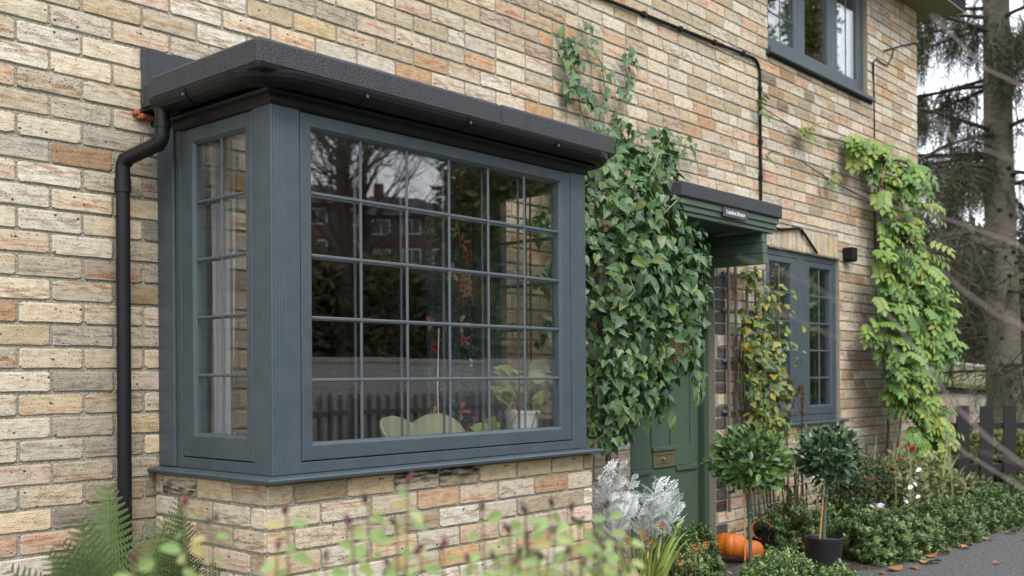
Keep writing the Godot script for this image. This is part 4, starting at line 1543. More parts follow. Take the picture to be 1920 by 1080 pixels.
# ---------------------------------------------------------------- beyond the far corner
func conifer() -> void:
	var depth := 16.0
	var t := thing("conifer_tree", "tall spruce with a bare pale trunk and drooping branches beside the house", "tree")
	var tg := G.new()
	var spine := []
	for q: Vector2 in [Vector2(1890, 935), Vector2(1886, 800), Vector2(1882, 690), Vector2(1879, 540), Vector2(1875, 400), Vector2(1871, 200), Vector2(1868, 40), Vector2(1864, -250), Vector2(1860, -700)]:
		spine.append(at(q.x, q.y, depth))
	spine[0].y = -0.1
	tg.tube(spine, 0.285, 0.16, 18)
	obj("trunk", tg, M.bark, t)
	var km := mat(Color(0.045, 0.034, 0.026), 0.95)
	for k in 16:
		var kn := G.new()
		var y := rng.randf_range(0.9, 4.6)
		var c: Vector3 = trunk_at(spine, y)
		var dir := (-view_dir * 0.9 + view_right * rng.randf_range(-0.7, 0.6)).normalized()
		kn.tube([c + dir * 0.20, c + dir * 0.262, c + dir * rng.randf_range(0.272, 0.30) + Vector3(0, -0.01, 0)], rng.randf_range(0.03, 0.05), 0.015, 8)
		obj("knot", kn, km, t)
	# a hanging spray: a thin stem with short twigs on both sides
	var sprays := []
	for v in 3:
		var g := G.new()
		g.col = Color(0.7, 0.6, 0.5)
		g.tube([Vector3(0, 0, 0), Vector3(0.03, 0.5, 0.02), Vector3(0, 1, -0.02)], 0.012, 0.005, 3, false)
		for k in 44:
			var y := 0.04 + k * 0.022
			var s := 1.0 if k % 2 else -1.0
			g.col = Color.WHITE * rng.randf_range(0.75, 1.25)
			g.xf = leaf_at(Vector3(0, y, 0), Vector3(s, 0.9 + rng.randf_range(-0.4, 0.5), rng.randf_range(-0.9, 0.9)), rv(), rng.randf_range(0.16, 0.30) * (1.0 - y * 0.45))
			g.quad(Vector3(0, 0, 0), Vector3(0.042, 0.45, 0), Vector3(0, 1, 0), Vector3(-0.042, 0.45, 0))
		g.xf = Transform3D()
		sprays.append(g.mesh())
	var where := [[], [], []]
	var tint := [[], [], []]
	var limbs := []
	for k in 62:
		var y := rng.randf_range(1.9, 8.2) if k > 14 else rng.randf_range(1.0, 3.4)
		var a := rng.randf() * TAU
		var bare := y < 3.1
		var ln := rng.randf_range(2.2, 4.2) * (1.0 if y < 6.5 else 0.8)
		var d := Vector3(cos(a), rng.randf_range(-0.05, 0.25), sin(a)).normalized()
		# keep clear of the house
		var c := trunk_at(spine, y)
		if (c + d * ln).x < 9.2: ln *= 0.7
		var pts := [c + d * 0.12]
		var q: Vector3 = c
		for i in 6:
			d = (d + Vector3(0, -0.07, 0) + rv(0.10)).normalized()
			q += d * ln / 6.0
			pts.append(q)
		var lg := G.new()
		lg.tube(pts, 0.035 if not bare else 0.026, 0.008, 5, false)
		if bare:
			for m in 9: branch_into(lg, pts[1 + rng.randi() % 6], (d + rv(0.9) + Vector3(0, -0.3, 0)).normalized(), rng.randf_range(0.6, 1.3), 0.010, 1, 0.05)
		obj("limb", lg, M.twig, t)
		var n := int(ln * (31 if not bare else 5))
		for m in n:
			var f := pow(rng.randf(), 0.7) * 5.99
			var i := int(f)
			var p: Vector3 = pts[i].lerp(pts[i + 1], f - i) + rv(0.10)
			var v := rng.randi() % 3
			where[v].append(leaf_at(p, Vector3(0, -1, 0) + rv(0.38) + d * 0.25, rv(), rng.randf_range(0.35, 0.85)))
			tint[v].append([Color(0.052, 0.062, 0.028), Color(0.068, 0.070, 0.036), Color(0.040, 0.056, 0.026), Color(0.085, 0.080, 0.044)][rng.randi() % 4])
	var nm := mat(Color.WHITE, 0.8, {"vertex_color_use_as_albedo": true})
	for v in 3: stuff("needle_sprays", sprays[v], nm, where[v], tint[v], t)


func trunk_at(spine: Array, y: float) -> Vector3:
	for i in spine.size() - 1:
		if y <= spine[i + 1].y:
			return spine[i].lerp(spine[i + 1], (y - spine[i].y) / (spine[i + 1].y - spine[i].y))
	return spine[-1]


func beyond_fence() -> void:
	var start := at(1700, 765, 11.0)
	var f := thing("garden_fence", "charcoal painted fence of wide pickets beside the house corner", "fence", Vector3(start.x, 0, start.z))
	f.rotation.y = -atan2(view_right.z, view_right.x)
	var g := G.new()
	g.box(Vector3(-0.068, 0.03, 0.0), Vector3(0.068, 0.905, 0.022), 0.003)
	var pm := g.mesh()
	for k in 17:
		obj("picket", pm, M.charcoal, f, Transform3D(Basis(Vector3(0, 0, 1), rng.randf_range(-0.006, 0.006)), Vector3(0.105 + k * 0.2445, rng.randf_range(-0.006, 0.006), 0.0)))
	for y: float in [0.22, 0.66]:
		var r := G.new()
		r.box(Vector3(-0.2, y, -0.05), Vector3(4.4, y + 0.065, -0.001), 0.003)
		obj("rail", r, M.charcoal, f)
	# low stone shed with a mossy roof
	var c := at(1815, 745, 21.0)
	var s := thing("garden_shed", "low pale stone outhouse with a mossy sloping roof behind the fence", "shed", Vector3(c.x, 0, c.z))
	s.rotation.y = -atan2(view_right.z, view_right.x)
	var w := G.new()
	w.box(Vector3(-1.1, -0.1, -1.6), Vector3(1.6, 0.83, 0.0), 0.01)
	obj("wall", w, M.stone, s)
	for k in 14:
		var st := G.new()
		var x := -1.08 + (k % 7) * 0.38 + (0.1 if k > 6 else 0.0)
		var y := 0.12 if k < 7 else 0.46
		st.box(Vector3(x, y, 0.0005), Vector3(x + 0.33, y + 0.28, 0.02), 0.02)
		obj("stone", st, mat([Color(0.42, 0.35, 0.29), Color(0.36, 0.34, 0.30), Color(0.45, 0.33, 0.27)][k % 3], 0.9), s)
	var ro := G.new()
	ro.quad(Vector3(-1.3, 1.15, 0.12), Vector3(1.8, 0.86, 0.12), Vector3(1.8, 1.30, -1.9), Vector3(-1.3, 1.62, -1.9))
	ro.quad(Vector3(-1.3, 1.05, 0.12), Vector3(1.8, 0.79, 0.12), Vector3(1.8, 0.86, 0.12), Vector3(-1.3, 1.15, 0.12))
	obj("roof", ro, mottled([[0.3, Color(0.10, 0.10, 0.03)], [0.55, Color(0.17, 0.16, 0.06)], [0.8, Color(0.24, 0.24, 0.22)]], 0.9, 0.95, 1.0, 0.05), s)
	var cp := G.new()
	cp.tube([Vector3(-1.3, 1.66, -1.9), Vector3(1.85, 1.32, -1.9)], 0.05, -1, 6)
	obj("ridge_coping", cp, mat(Color(0.5, 0.5, 0.48), 0.7), s)
	var brown := [Color(0.05, 0.043, 0.022), Color(0.065, 0.06, 0.026), Color(0.045, 0.05, 0.02), Color(0.085, 0.08, 0.034)]
	var lime := [Color(0.15, 0.18, 0.045), Color(0.11, 0.14, 0.035), Color(0.19, 0.20, 0.06)]
	for q: Array in [[1775, 640, 26.0, 2.2, "brown-green thicket behind the outhouse, left of the spruce trunk", 2600], [1830, 600, 30.0, 2.6, "dim tall thicket behind the spruce trunk", 2600], [1925, 640, 27.0, 2.4, "brown-green thicket right of the spruce trunk", 2200], [1720, 560, 34.0, 3.0, "far tree mass just past the house corner", 2400]]:
		var p := at(q[0], q[1], q[2])
		bush("thicket", q[4], "shrubs", "thickets behind the fence", [[p.x, p.y, p.z, q[3]], [p.x, p.y * 0.4, p.z, q[3] * 1.1], [p.x + 1.2, p.y * 0.7, p.z + 1.0, q[3] * 0.8]], q[5], brown, 0.24)
	for q: Array in [[1790, 850, 12.2, 0.35, "bright yellow-green undergrowth behind the charcoal pickets, left"], [1870, 860, 12.2, 0.35, "bright yellow-green undergrowth behind the charcoal pickets, right"]]:
		var p := at(q[0], q[1], q[2])
		bush("undergrowth", q[4], "undergrowth", "undergrowth behind the fence", [[p.x, 0.25, p.z, q[3]], [p.x + 0.4, 0.2, p.z + 0.4, q[3]], [p.x - 0.4, 0.2, p.z - 0.4, q[3]]], 500, lime, 0.07)


# ---------------------------------------------------------------- climbers
const IVY := [Vector2(0, 0), Vector2(0.20, -0.13), Vector2(0.40, -0.02), Vector2(0.60, 0.30), Vector2(0.32, 0.34), Vector2(0.27, 0.56), Vector2(0.12, 0.82), Vector2(0, 1.0)]
const HEART := [Vector2(0, 0), Vector2(0.18, -0.10), Vector2(0.36, 0.02), Vector2(0.38, 0.26), Vector2(0.26, 0.56), Vector2(0.10, 0.84), Vector2(0, 1.0)]
const OVAL := [Vector2(0, 0), Vector2(0.20, 0.16), Vector2(0.29, 0.42), Vector2(0.20, 0.72), Vector2(0, 1.0)]
const LANCE := [Vector2(0, 0), Vector2(0.13, 0.16), Vector2(0.20, 0.44), Vector2(0.15, 0.74), Vector2(0, 1.0)]

func climber() -> void:
	var t := thing("climbing_plant", "big mass of dark green lobed leaves climbing the wall between bay and front door", "climber")
	var balls := [[2.74, 2.37, 0.22, 0.19], [3.0, 2.42, 0.25, 0.19], [2.62, 2.10, 0.30, 0.25], [2.88, 2.12, 0.36, 0.21], [3.14, 1.99, 0.42, 0.15], [2.60, 1.77, 0.34, 0.28], [2.95, 1.76, 0.42, 0.24], [3.30, 1.74, 0.40, 0.10], [2.55, 1.44, 0.34, 0.26], [2.90, 1.45, 0.42, 0.23], [3.18, 1.52, 0.42, 0.11], [2.53, 1.17, 0.33, 0.21], [2.76, 1.20, 0.37, 0.18], [2.50, 0.97, 0.31, 0.14], [2.66, 0.98, 0.32, 0.10], [3.12, 1.86, 0.46, 0.12], [2.42, 1.44, 0.22, 0.12], [2.40, 1.95, 0.22, 0.14], [2.34, 2.3, 0.16, 0.13], [2.90, 2.68, 0.12, 0.10], [2.42, 1.20, 0.22, 0.13], [2.40, 1.70, 0.22, 0.15], [2.42, 2.15, 0.22, 0.15], [2.45, 0.98, 0.24, 0.11], [2.40, 2.42, 0.14, 0.10], [2.14, 1.25, 0.20, 0.09], [2.12, 1.50, 0.22, 0.09], [2.16, 1.78, 0.20, 0.10], [2.12, 2.06, 0.18, 0.09], [3.30, 2.68, 0.16, 0.10], [3.42, 2.62, 0.14, 0.06], [2.80, 2.60, 0.10, 0.10]]
	var where := shell(balls, 400.0, Vector2(0.036, 0.080), 0.03, 0.75, 0.6, 0.4)
	# thin shoots running up the brickwork
	var shoots := [[[1100, 245], [1085, 190], [1060, 140], [1048, 95], [1062, 60]], [[1120, 240], [1135, 170], [1128, 120], [1100, 70], [1098, 45]], [[1150, 240], [1165, 180], [1185, 140], [1170, 95]], [[1110, 200], [1080, 165], [1055, 175]], [[1180, 260], [1230, 245], [1280, 270], [1290, 290]], [[1080, 110], [1045, 60]]]
	var sg := G.new()
	for s: Array in shoots:
		var pts := []
		for e: Array in s: pts.append(on_z(e[0], e[1], 0.02 + rng.randf() * 0.03))
		sg.tube(pts, 0.0035, 0.0015, 4, false)
		for k in 27:
			var f := pow(rng.randf(), 1.4) * (pts.size() - 1.01)
			var q: Vector3 = pts[int(f)].lerp(pts[int(f) + 1], f - int(f)) + Vector3(rng.randf_range(-0.06, 0.06), rng.randf_range(-0.05, 0.05), rng.randf_range(0.0, 0.05))
			where.append(leaf_at(q, Vector3(rng.randf_range(-0.8, 0.8), -0.6, 0.2), Vector3(-0.1, 0.4, 0.8) + rv(0.5), rng.randf_range(0.035, 0.075)))
	obj("shoots", sg, M.stem_green, t)
	# trailing strands below and pale twining stems over the face
	var sp := G.new()
	for s: Array in [[[1150, 600], [1165, 622], [1185, 628]], [[1235, 285], [1228, 310], [1215, 330]], [[1305, 640], [1312, 720], [1308, 760]], [[1270, 375], [1245, 400]], [[1180, 520], [1190, 545], [1178, 560]]]:
		var pts := []
		for e: Array in s: pts.append(on_z(e[0], e[1], 0.60))
		sp.tube(pts, 0.0028, 0.0016, 4, false)
	obj("twining_stem", sp, M.stem_pale, t)
	for k in 14:
		var q := on_z(rng.randf_range(1298, 1318), rng.randf_range(690, 765), 0.56)
		where.append(leaf_at(q, Vector3(rng.randf_range(-0.5, 0.5), -1, 0.1), Vector3(-0.1, 0.3, 0.8) + rv(0.4), rng.randf_range(0.05, 0.08)))
	for k in 22:
		var q := on_z(rng.randf_range(1190, 1270), rng.randf_range(700, 800), 0.42)
		where.append(leaf_at(q, Vector3(rng.randf_range(-0.5, 0.6), -1, 0.1), Vector3(-0.1, 0.3, 0.8) + rv(0.4), rng.randf_range(0.06, 0.09)))
	var st := G.new()
	st.tube([Vector3(2.78, 0.0, 0.10), Vector3(2.80, 0.5, 0.12), Vector3(2.76, 1.0, 0.15), Vector3(2.7, 1.7, 0.12), Vector3(2.75, 2.4, 0.08)], 0.022, 0.012, 8)
	st.tube([Vector3(2.5, 0.0, 0.10), Vector3(2.46, 0.6, 0.14), Vector3(2.55, 1.2, 0.18)], 0.015, 0.008, 7)
	obj("stem", st, M.weathered, t)
	var tints := [Color(0.060, 0.126, 0.045), Color(0.080, 0.155, 0.055), Color(0.042, 0.095, 0.036), Color(0.105, 0.185, 0.066), Color(0.066, 0.135, 0.060), Color(0.125, 0.19, 0.045), Color(0.052, 0.115, 0.042), Color(0.082, 0.15, 0.06), Color(0.048, 0.10, 0.045), Color(0.072, 0.14, 0.05), Color(0.13, 0.17, 0.045), Color(0.058, 0.12, 0.05), Color(0.09, 0.165, 0.06), Color(0.07, 0.145, 0.052)]
	foliage(t, [leaf_mesh(IVY, 0.22, 0.25, 1.2), leaf_mesh(HEART, 0.3, 0.15, 1.15), leaf_mesh(OVAL, 0.3, 0.25, 1.2), leaf_mesh(HEART, 0.18, 0.35, 1.25), leaf_mesh(IVY, 0.4, 0.1, 1.1)], tints, leaf_mats(tints, 0.42), where, 300)
	# seed clusters hanging at the side
	var sc := []
	var cc := []
	for k in 60:
		sc.append(Transform3D(Basis.from_euler(rv(PI)).scaled(Vector3.ONE * 0.014), on_z(1275 + rng.randf_range(-16, 14), 650 + rng.randf_range(-22, 28), 0.58 + rng.randf_range(-0.03, 0.03))))
		cc.append([Color(0.40, 0.19, 0.07), Color(0.5, 0.28, 0.12)][k % 2])
	stuff("seed_cluster", clump_mesh(8, 0.9, 0.5, 3), leaf_mats(tints)[0].duplicate(), sc, cc, t).material_override.albedo_color = Color.WHITE


func compound_leaf(pairs: int, seed_: int) -> ArrayMesh:
	var g := G.new()
	var r := RandomNumberGenerator.new()
	r.seed = seed_
	g.tube([Vector3(0, 0, 0), Vector3(0, 0.5, 0.04), Vector3(0, 0.86, -0.06)], 0.008, 0.005, 3, false)
	for k in pairs:
		var y := 0.16 + 0.66 * k / (pairs - 1.0)
		for s: float in [-1.0, 1.0]:
			var sh := r.randf_range(0.85, 1.2)
			g.col = Color(sh, sh, sh)
			g.xf = leaf_at(Vector3(0, y, 0.05 * sin(y * 3.0)), Vector3(s * 0.95, 0.55 + r.randf_range(-0.15, 0.15), -0.28 + r.randf_range(-0.15, 0.15)), Vector3(s * -0.2, 0, 1), r.randf_range(0.27, 0.36))
			leaf_into(g, OVAL, 0.2, 0.2, 1.12)
	g.col = Color.WHITE
	g.xf = leaf_at(Vector3(0, 0.84, -0.05), Vector3(0, 1, -0.3), Vector3(0, 0, 1), 0.34)
	leaf_into(g, OVAL, 0.2, 0.2, 1.12)
	g.xf = Transform3D()
	return g.mesh()


func wisteria() -> void:
	var t := thing("wisteria", "lime green wisteria with feathered leaves climbing the far corner of the house", "climber")
	var balls := [[6.68, 3.19, 0.06, 0.12], [7.19, 3.12, 0.09, 0.19], [7.39, 3.05, 0.1, 0.16], [6.92, 2.91, 0.1, 0.16], [7.30, 2.72, 0.13, 0.22], [6.95, 2.55, 0.1, 0.13], [7.28, 2.37, 0.18, 0.22], [6.80, 2.19, 0.15, 0.18], [7.11, 2.01, 0.24, 0.24], [7.46, 1.94, 0.28, 0.18], [6.68, 1.76, 0.2, 0.17], [6.99, 1.67, 0.28, 0.25], [7.42, 1.56, 0.33, 0.16], [6.68, 1.44, 0.24, 0.17], [6.99, 1.3, 0.28, 0.22], [6.66, 1.14, 0.24, 0.14], [7.07, 0.97, 0.28, 0.20], [7.3, 0.77, 0.33, 0.18], [6.85, 0.64, 0.33, 0.16], [7.18, 0.50, 0.33, 0.13], [6.5, 1.62, 0.15, 0.10], [6.38, 3.22, 0.05, 0.10]]
	var where := []
	for b: Array in balls:
		for k in int((17 + b[3] * 75) * (0.75 if b[1] > 2.3 else 1.1)):
			var d := rv().normalized()
			if d.z < 0: d.z = -d.z
			var q: Vector3 = Vector3(b[0], b[1], b[2]) + d * b[3] * rng.randf_range(0.3, 1.2) * Vector3(1.25, 1.0, 1.0)
			q.z = maxf(q.z, 0.04)
			where.append(leaf_at(q, Vector3(rng.randf_range(-1.0, 0.8), -0.45 + rng.randf_range(-0.4, 0.4), 0.35 + rng.randf_range(-0.2, 0.3)), Vector3(-0.25, 0.75, 0.55) + rv(0.35), rng.randf_range(0.17, 0.27)))
	for q: Array in [[1500, 245, 0.05, 5], [1510, 250, 0.05, 4], [1555, 330, 0.04, 4], [1420, 200, 0.04, 3], [1430, 290, 0.04, 2], [1545, 345, 0.04, 3]]:
		for k in q[3]:
			where.append(leaf_at(on_z(q[0] + rng.randf_range(-6, 6), q[1] + rng.randf_range(-5, 5), q[2]), Vector3(rng.randf_range(-1, 1), rng.randf_range(-0.5, 0.4), 0.4), Vector3(-0.2, 0.7, 0.6) + rv(0.3), rng.randf_range(0.09, 0.13)))
	var sg := G.new()
	for s: Array in [[[1662, 860], [1668, 740], [1645, 620], [1640, 500], [1652, 400], [1640, 310], [1600, 285], [1575, 262]], [[1680, 860], [1700, 700], [1690, 560], [1700, 430], [1680, 320]], [[1640, 380], [1600, 360], [1560, 340], [1500, 300], [1440, 285]], [[1600, 270], [1540, 255], [1495, 243], [1420, 195]]]:
		var pts := []
		for e: Array in s: pts.append(on_z(e[0], e[1], 0.035))
		sg.tube(pts, 0.012, 0.003, 6, false)
	obj("stem", sg, M.weathered, t)
	var tints := [Color(0.155, 0.265, 0.045), Color(0.19, 0.30, 0.055), Color(0.115, 0.22, 0.04), Color(0.25, 0.31, 0.055), Color(0.09, 0.18, 0.04)]
	foliage(t, [compound_leaf(5, 1), compound_leaf(4, 2), compound_leaf(6, 3)], tints, leaf_mats(tints, 0.5, Color(0.4, 0.5, 0.12)), where, 300)


func trellis_and_vine() -> void:
	var t := thing("trellis", "weathered wooden trellis fixed to the wall between front door and casement", "trellis")
	for q: Array in [[4.335, 0.28, 2.02], [4.44, 0.45, 2.04], [4.60, 0.5, 2.02], [4.73, 0.55, 2.05], [4.85, 0.5, 2.03]]:
		var g := G.new()
		g.box(Vector3(q[0], q[1], 0.030), Vector3(q[0] + 0.022, q[2], 0.048), 0.003)
		obj("upright_slat", g, M.weathered, t)
	for y: float in [0.62, 0.98, 1.34, 1.70, 1.96]:
		var g := G.new()
		g.box(Vector3(4.30, y, 0.010), Vector3(4.90, y + 0.02, 0.0295), 0.003)
		obj("cross_slat", g, M.weathered, t)
	var v := thing("vine", "yellowing small-leaved vine growing through the wooden trellis", "climber")
	var balls := [[4.50, 1.94, 0.1, 0.08], [4.70, 1.80, 0.12, 0.10], [4.42, 1.63, 0.1, 0.07], [4.58, 1.56, 0.13, 0.12], [4.46, 1.41, 0.13, 0.11], [4.65, 1.30, 0.14, 0.13], [4.46, 1.18, 0.13, 0.09], [4.71, 1.1, 0.14, 0.12], [4.52, 0.96, 0.15, 0.11], [4.77, 0.87, 0.16, 0.11], [4.40, 0.80, 0.15, 0.08], [4.85, 0.63, 0.16, 0.11], [4.73, 0.52, 0.16, 0.1], [4.93, 1.45, 0.12, 0.07], [4.95, 1.15, 0.14, 0.08]]
	var where := shell(balls, 430.0, Vector2(0.042, 0.072), 0.04, 0.6, 0.5, 0.4)
	for k in 40:
		where.append(leaf_at(Vector3(rng.randf_range(4.9, 5.28), rng.randf_range(0.75, 1.95), rng.randf_range(0.05, 0.18)), Vector3(0.7, rng.randf_range(-0.6, 0.4), 0.2), Vector3(-0.1, 0.5, 0.7) + rv(0.4), rng.randf_range(0.05, 0.08)))
	var g := G.new()
	for k in 9:
		var x := 4.45 + k * 0.06
		g.tube([Vector3(x + rng.randf_range(-0.05, 0.05), 0.0, 0.14), Vector3(x, 0.5, 0.10), Vector3(x + rng.randf_range(-0.1, 0.1), 1.1, 0.06), Vector3(x + rng.randf_range(-0.1, 0.1), rng.randf_range(1.5, 2.0), 0.07)], 0.007, 0.003, 5, false)
	obj("stem", g, M.twig, v)
	var tints := [Color(0.12, 0.175, 0.04), Color(0.16, 0.21, 0.05), Color(0.09, 0.145, 0.038), Color(0.30, 0.25, 0.035), Color(0.13, 0.19, 0.06), Color(0.10, 0.15, 0.04), Color(0.20, 0.22, 0.05)]
	foliage(v, [leaf_mesh(OVAL, 0.25, 0.2, 1.15), leaf_mesh(IVY, 0.2, 0.15, 1.15)], tints, leaf_mats(tints), where, 220)


# ---------------------------------------------------------------- pots, pumpkins, shrubs
func bay_trees() -> void:
	var tints := [Color(0.055, 0.115, 0.028), Color(0.075, 0.15, 0.035), Color(0.04, 0.085, 0.026), Color(0.10, 0.185, 0.045), Color(0.13, 0.21, 0.055)]
	var cool := [Color(0.045, 0.088, 0.038), Color(0.058, 0.11, 0.046), Color(0.035, 0.068, 0.030), Color(0.075, 0.125, 0.058)]
	var meshes := [leaf_mesh(LANCE, 0.3, 0.08, 1.2), leaf_mesh(LANCE, 0.18, 0.22, 1.15), leaf_mesh(OVAL, 0.3, 0.1, 1.15)]
	for k in 2:
		var top := at(1403, 866, 6.12) if k == 0 else at(1554, 852, 6.52)
		var base := Vector3(top.x + 0.01, 0.0, top.z) if k == 0 else at(1545, 1074, 6.52) * Vector3(1, 0, 1)
		var r := 0.215 if k == 0 else 0.175
		var t := thing("bay_tree", ["clipped bay lollipop tree growing in the bed by the pumpkins, glossy bright leaves", "clipped bay lollipop tree in a black plastic pot on the path below the casement"][k], "bay tree", base, "standard bay trees")
		var pot := G.new()
		var y0 := 0.0 if k == 0 else 0.19
		pot.lathe([Vector2(0.0, 0.002), Vector2(0.098, 0.002), Vector2(0.102, 0.01), Vector2(0.118, 0.20), Vector2(0.121, 0.202), Vector2(0.122, 0.226), Vector2(0.117, 0.229), Vector2(0.112, 0.215), Vector2(0.110, 0.20)], Vector3.ZERO, 32)
		if k == 1: obj("pot", pot, mat(Color(0.014, 0.014, 0.015), 0.35), t)
		var so := G.new()
		so.lathe([Vector2(0.111, 0.205), Vector2(0.06, 0.212), Vector2(0.0, 0.214)], Vector3.ZERO, 24)
		if k == 1: obj("soil", so, M.soil, t)
		var c := top - base
		var st := G.new()
		st.tube([Vector3(0, y0, 0), Vector3(0.004, y0 + 0.16, 0.004), Vector3(c.x, c.y - r * 0.4, c.z)], 0.0125, 0.010, 9)
		obj("stem", st, mat(Color(0.10, 0.11, 0.08), 0.8), t)
		var ca := G.new()
		ca.tube([Vector3(0, y0, 0) - view_right * 0.030 - view_dir * 0.01, c - view_right * 0.026 - view_dir * 0.01 - Vector3(0, r * 0.6, 0)], 0.0048, -1, 7)
		obj("cane", ca, M.cane, t)
		var tie := G.new()
		for q in 2:
			var ring := []
			var y := c.y - r - 0.08 - q * 0.006
			for i in 13: ring.append(Vector3(-0.006 + cos(TAU * i / 12.0) * 0.024, y, 0.010 + sin(TAU * i / 12.0) * 0.022))
			tie.tube(ring, 0.003, -1, 5, false)
		obj("tie", tie, mat(Color(0.02, 0.25, 0.17), 0.5), t)
		var where := []
		for i in (900 if k == 0 else 800):
			var d := rv().normalized()
			var rr := r * pow(rng.randf(), 0.28) * (1.0 + 0.12 * sin(d.x * 7.0 + d.y * 5.0))
			var q := top + d * rr * Vector3(1.04, 0.92, 1.0)
			if d.y < -0.3 and k == 0: q.y += r * 0.12
			where.append(leaf_at(q, d * 0.7 + Vector3(0, 0.25, 0) + rv(0.75), d * 0.5 + Vector3(-0.15, 0.5, 0.35) + rv(0.6), rng.randf_range(0.048, 0.072)))
		foliage(t, meshes, tints if k == 0 else cool, leaf_mats(tints if k == 0 else cool, 0.33, Color(0.2, 0.3, 0.08)), where, 260)
		var tw := G.new()
		for i in 20:
			tw.tube([Vector3(c.x, c.y - r * 0.5, c.z), c + rv().normalized() * r * 0.8], 0.004, 0.002, 4, false)
		obj("twigs", tw, M.twig, t)


func pumpkins() -> void:
	for k in 2:
		var r: float = [0.118, 0.100][k]
		var c := on_z([1371.0, 1404.0][k], [1022.0, 1031.0][k], [0.24, 0.34][k])
		var o := thing("pumpkin", ["larger orange pumpkin beside the front door, partly behind its neighbour", "smaller orange pumpkin right behind the cane of the bay tree"][k], "pumpkin", Vector3(c.x, maxf(c.y, r * 0.8) - 0.070 - r * 0.66, c.z), "pumpkins by the door")
		var g := G.new()
		var ns := 60
		var nr := 16
		var pt := func(i: int, j: int) -> Vector3:
			var th := PI * j / nr
			var ph := TAU * i / ns
			var rib := 1.0 - 0.10 * pow(absf(cos(ph * 5.0)), 5.0) * sin(th)
			var dip := 1.0 - 0.22 * pow(absf(cos(th)), 6.0)
			return Vector3(cos(ph) * sin(th) * r * rib, cos(th) * r * 0.82 * dip, -sin(ph) * sin(th) * r * rib)
		for i in ns:
			for j in nr:
				var q := [pt.call(i, j + 1), pt.call(i + 1, j + 1), pt.call(i + 1, j), pt.call(i, j)]
				var nn := []
				var fl: Vector3 = (q[2] - q[0]).cross(q[3] - q[1]).normalized()
				for e: Vector3 in q: nn.append((Vector3(e.x, e.y * 1.3, e.z).normalized() * 0.35 + fl * 0.65).normalized())
				g.quadn(q[0], q[1], q[2], q[3], nn[0], nn[1], nn[2], nn[3])
		obj("skin", g, mottled([[0.2, Color(0.50, 0.115, 0.012)], [0.7, Color(0.66, 0.185, 0.022)]], 8.0, 0.42, 0.05), o, Transform3D(Basis(Vector3(0, 0, 1), -0.15), Vector3(0, 0.070 + r * 0.66, 0)))
		var st := G.new()
		st.tube([Vector3(0, 0.07 + r * 1.24, 0), Vector3(0.005, 0.07 + r * 1.45, 0.01), Vector3(0.025, 0.07 + r * 1.62, 0.015)], 0.013, 0.009, 7)
		obj("stalk", st, mat(Color(0.16, 0.14, 0.06), 0.8), o)


func hedge(label: String, pts: Array, wide: float, high: float, count: int, tints: Array, size: float) -> void:
	var o := thing("box_hedge", label, "hedge", Vector3.ZERO, "low box hedging")
	if not M.has("sprig"):
		var g := G.new()
		var r := RandomNumberGenerator.new()
		r.seed = 8
		g.col = Color(0.8, 0.7, 0.5)
		g.tube([Vector3.ZERO, Vector3(0, 0.6, 0.05), Vector3(0.05, 1, 0)], 0.02, 0.012, 3, false)
		for k in 18:
			var y := 0.15 + k * 0.05
			var a := k * 2.4
			var sh := r.randf_range(0.7, 1.15) * (0.75 + 0.5 * y)
			g.col = Color(sh, sh, sh * 0.95)
			g.xf = leaf_at(Vector3(0, y, 0), Vector3(cos(a), 0.8, sin(a)), Vector3(0, 1, 0.2) + Vector3(r.randf_range(-0.4, 0.4), 0, r.randf_range(-0.4, 0.4)), r.randf_range(0.26, 0.36))
			g.quad(Vector3(0, 0, 0), Vector3(0.26, 0.45, 0.06), Vector3(0, 1, -0.05), Vector3(-0.26, 0.45, 0.06))
		g.xf = Transform3D()
		M.sprig = g.mesh()
		M.sprig_mat = mat(Color.WHITE, 0.45, {"vertex_color_use_as_albedo": true, "backlight_enabled": true, "backlight": Color(0.2, 0.28, 0.1)})
	var where := []
	var cols := []
	for k in count:
		var f := rng.randf() * (pts.size() - 1.001)
		var a: Vector2 = pts[int(f)]
		var b: Vector2 = pts[int(f) + 1]
		var q := a.lerp(b, f - int(f))
		var d := (b - a).normalized()
		var ang := rng.randf() * PI
		var rad := pow(rng.randf(), 0.3)
		var lump := 1.0 + 0.34 * noise.get_noise_2d(q.x * 3.0, q.y * 3.0 + 9.0) + 0.16 * noise.get_noise_2d(q.x * 9.0, q.y * 9.0)
		var side := cos(ang) * rad * wide / 2 * lump
		var p := Vector3(q.x - d.y * side, sin(ang) * rad * high * lump, q.y + d.x * side)
		if rng.randf() < 0.25: p.y *= rng.randf()
		var out := Vector3(-d.y * cos(ang), sin(ang) + 0.5, d.x * cos(ang))
		where.append(leaf_at(p - out * size * 0.5, out + rv(0.6), rv(), size * rng.randf_range(0.7, 1.25) * (1.5 if rng.randf() < 0.06 else 1.0)))
		cols.append(tints[rng.randi() % tints.size()])
	stuff("foliage", M.sprig, M.sprig_mat, where, cols, o)


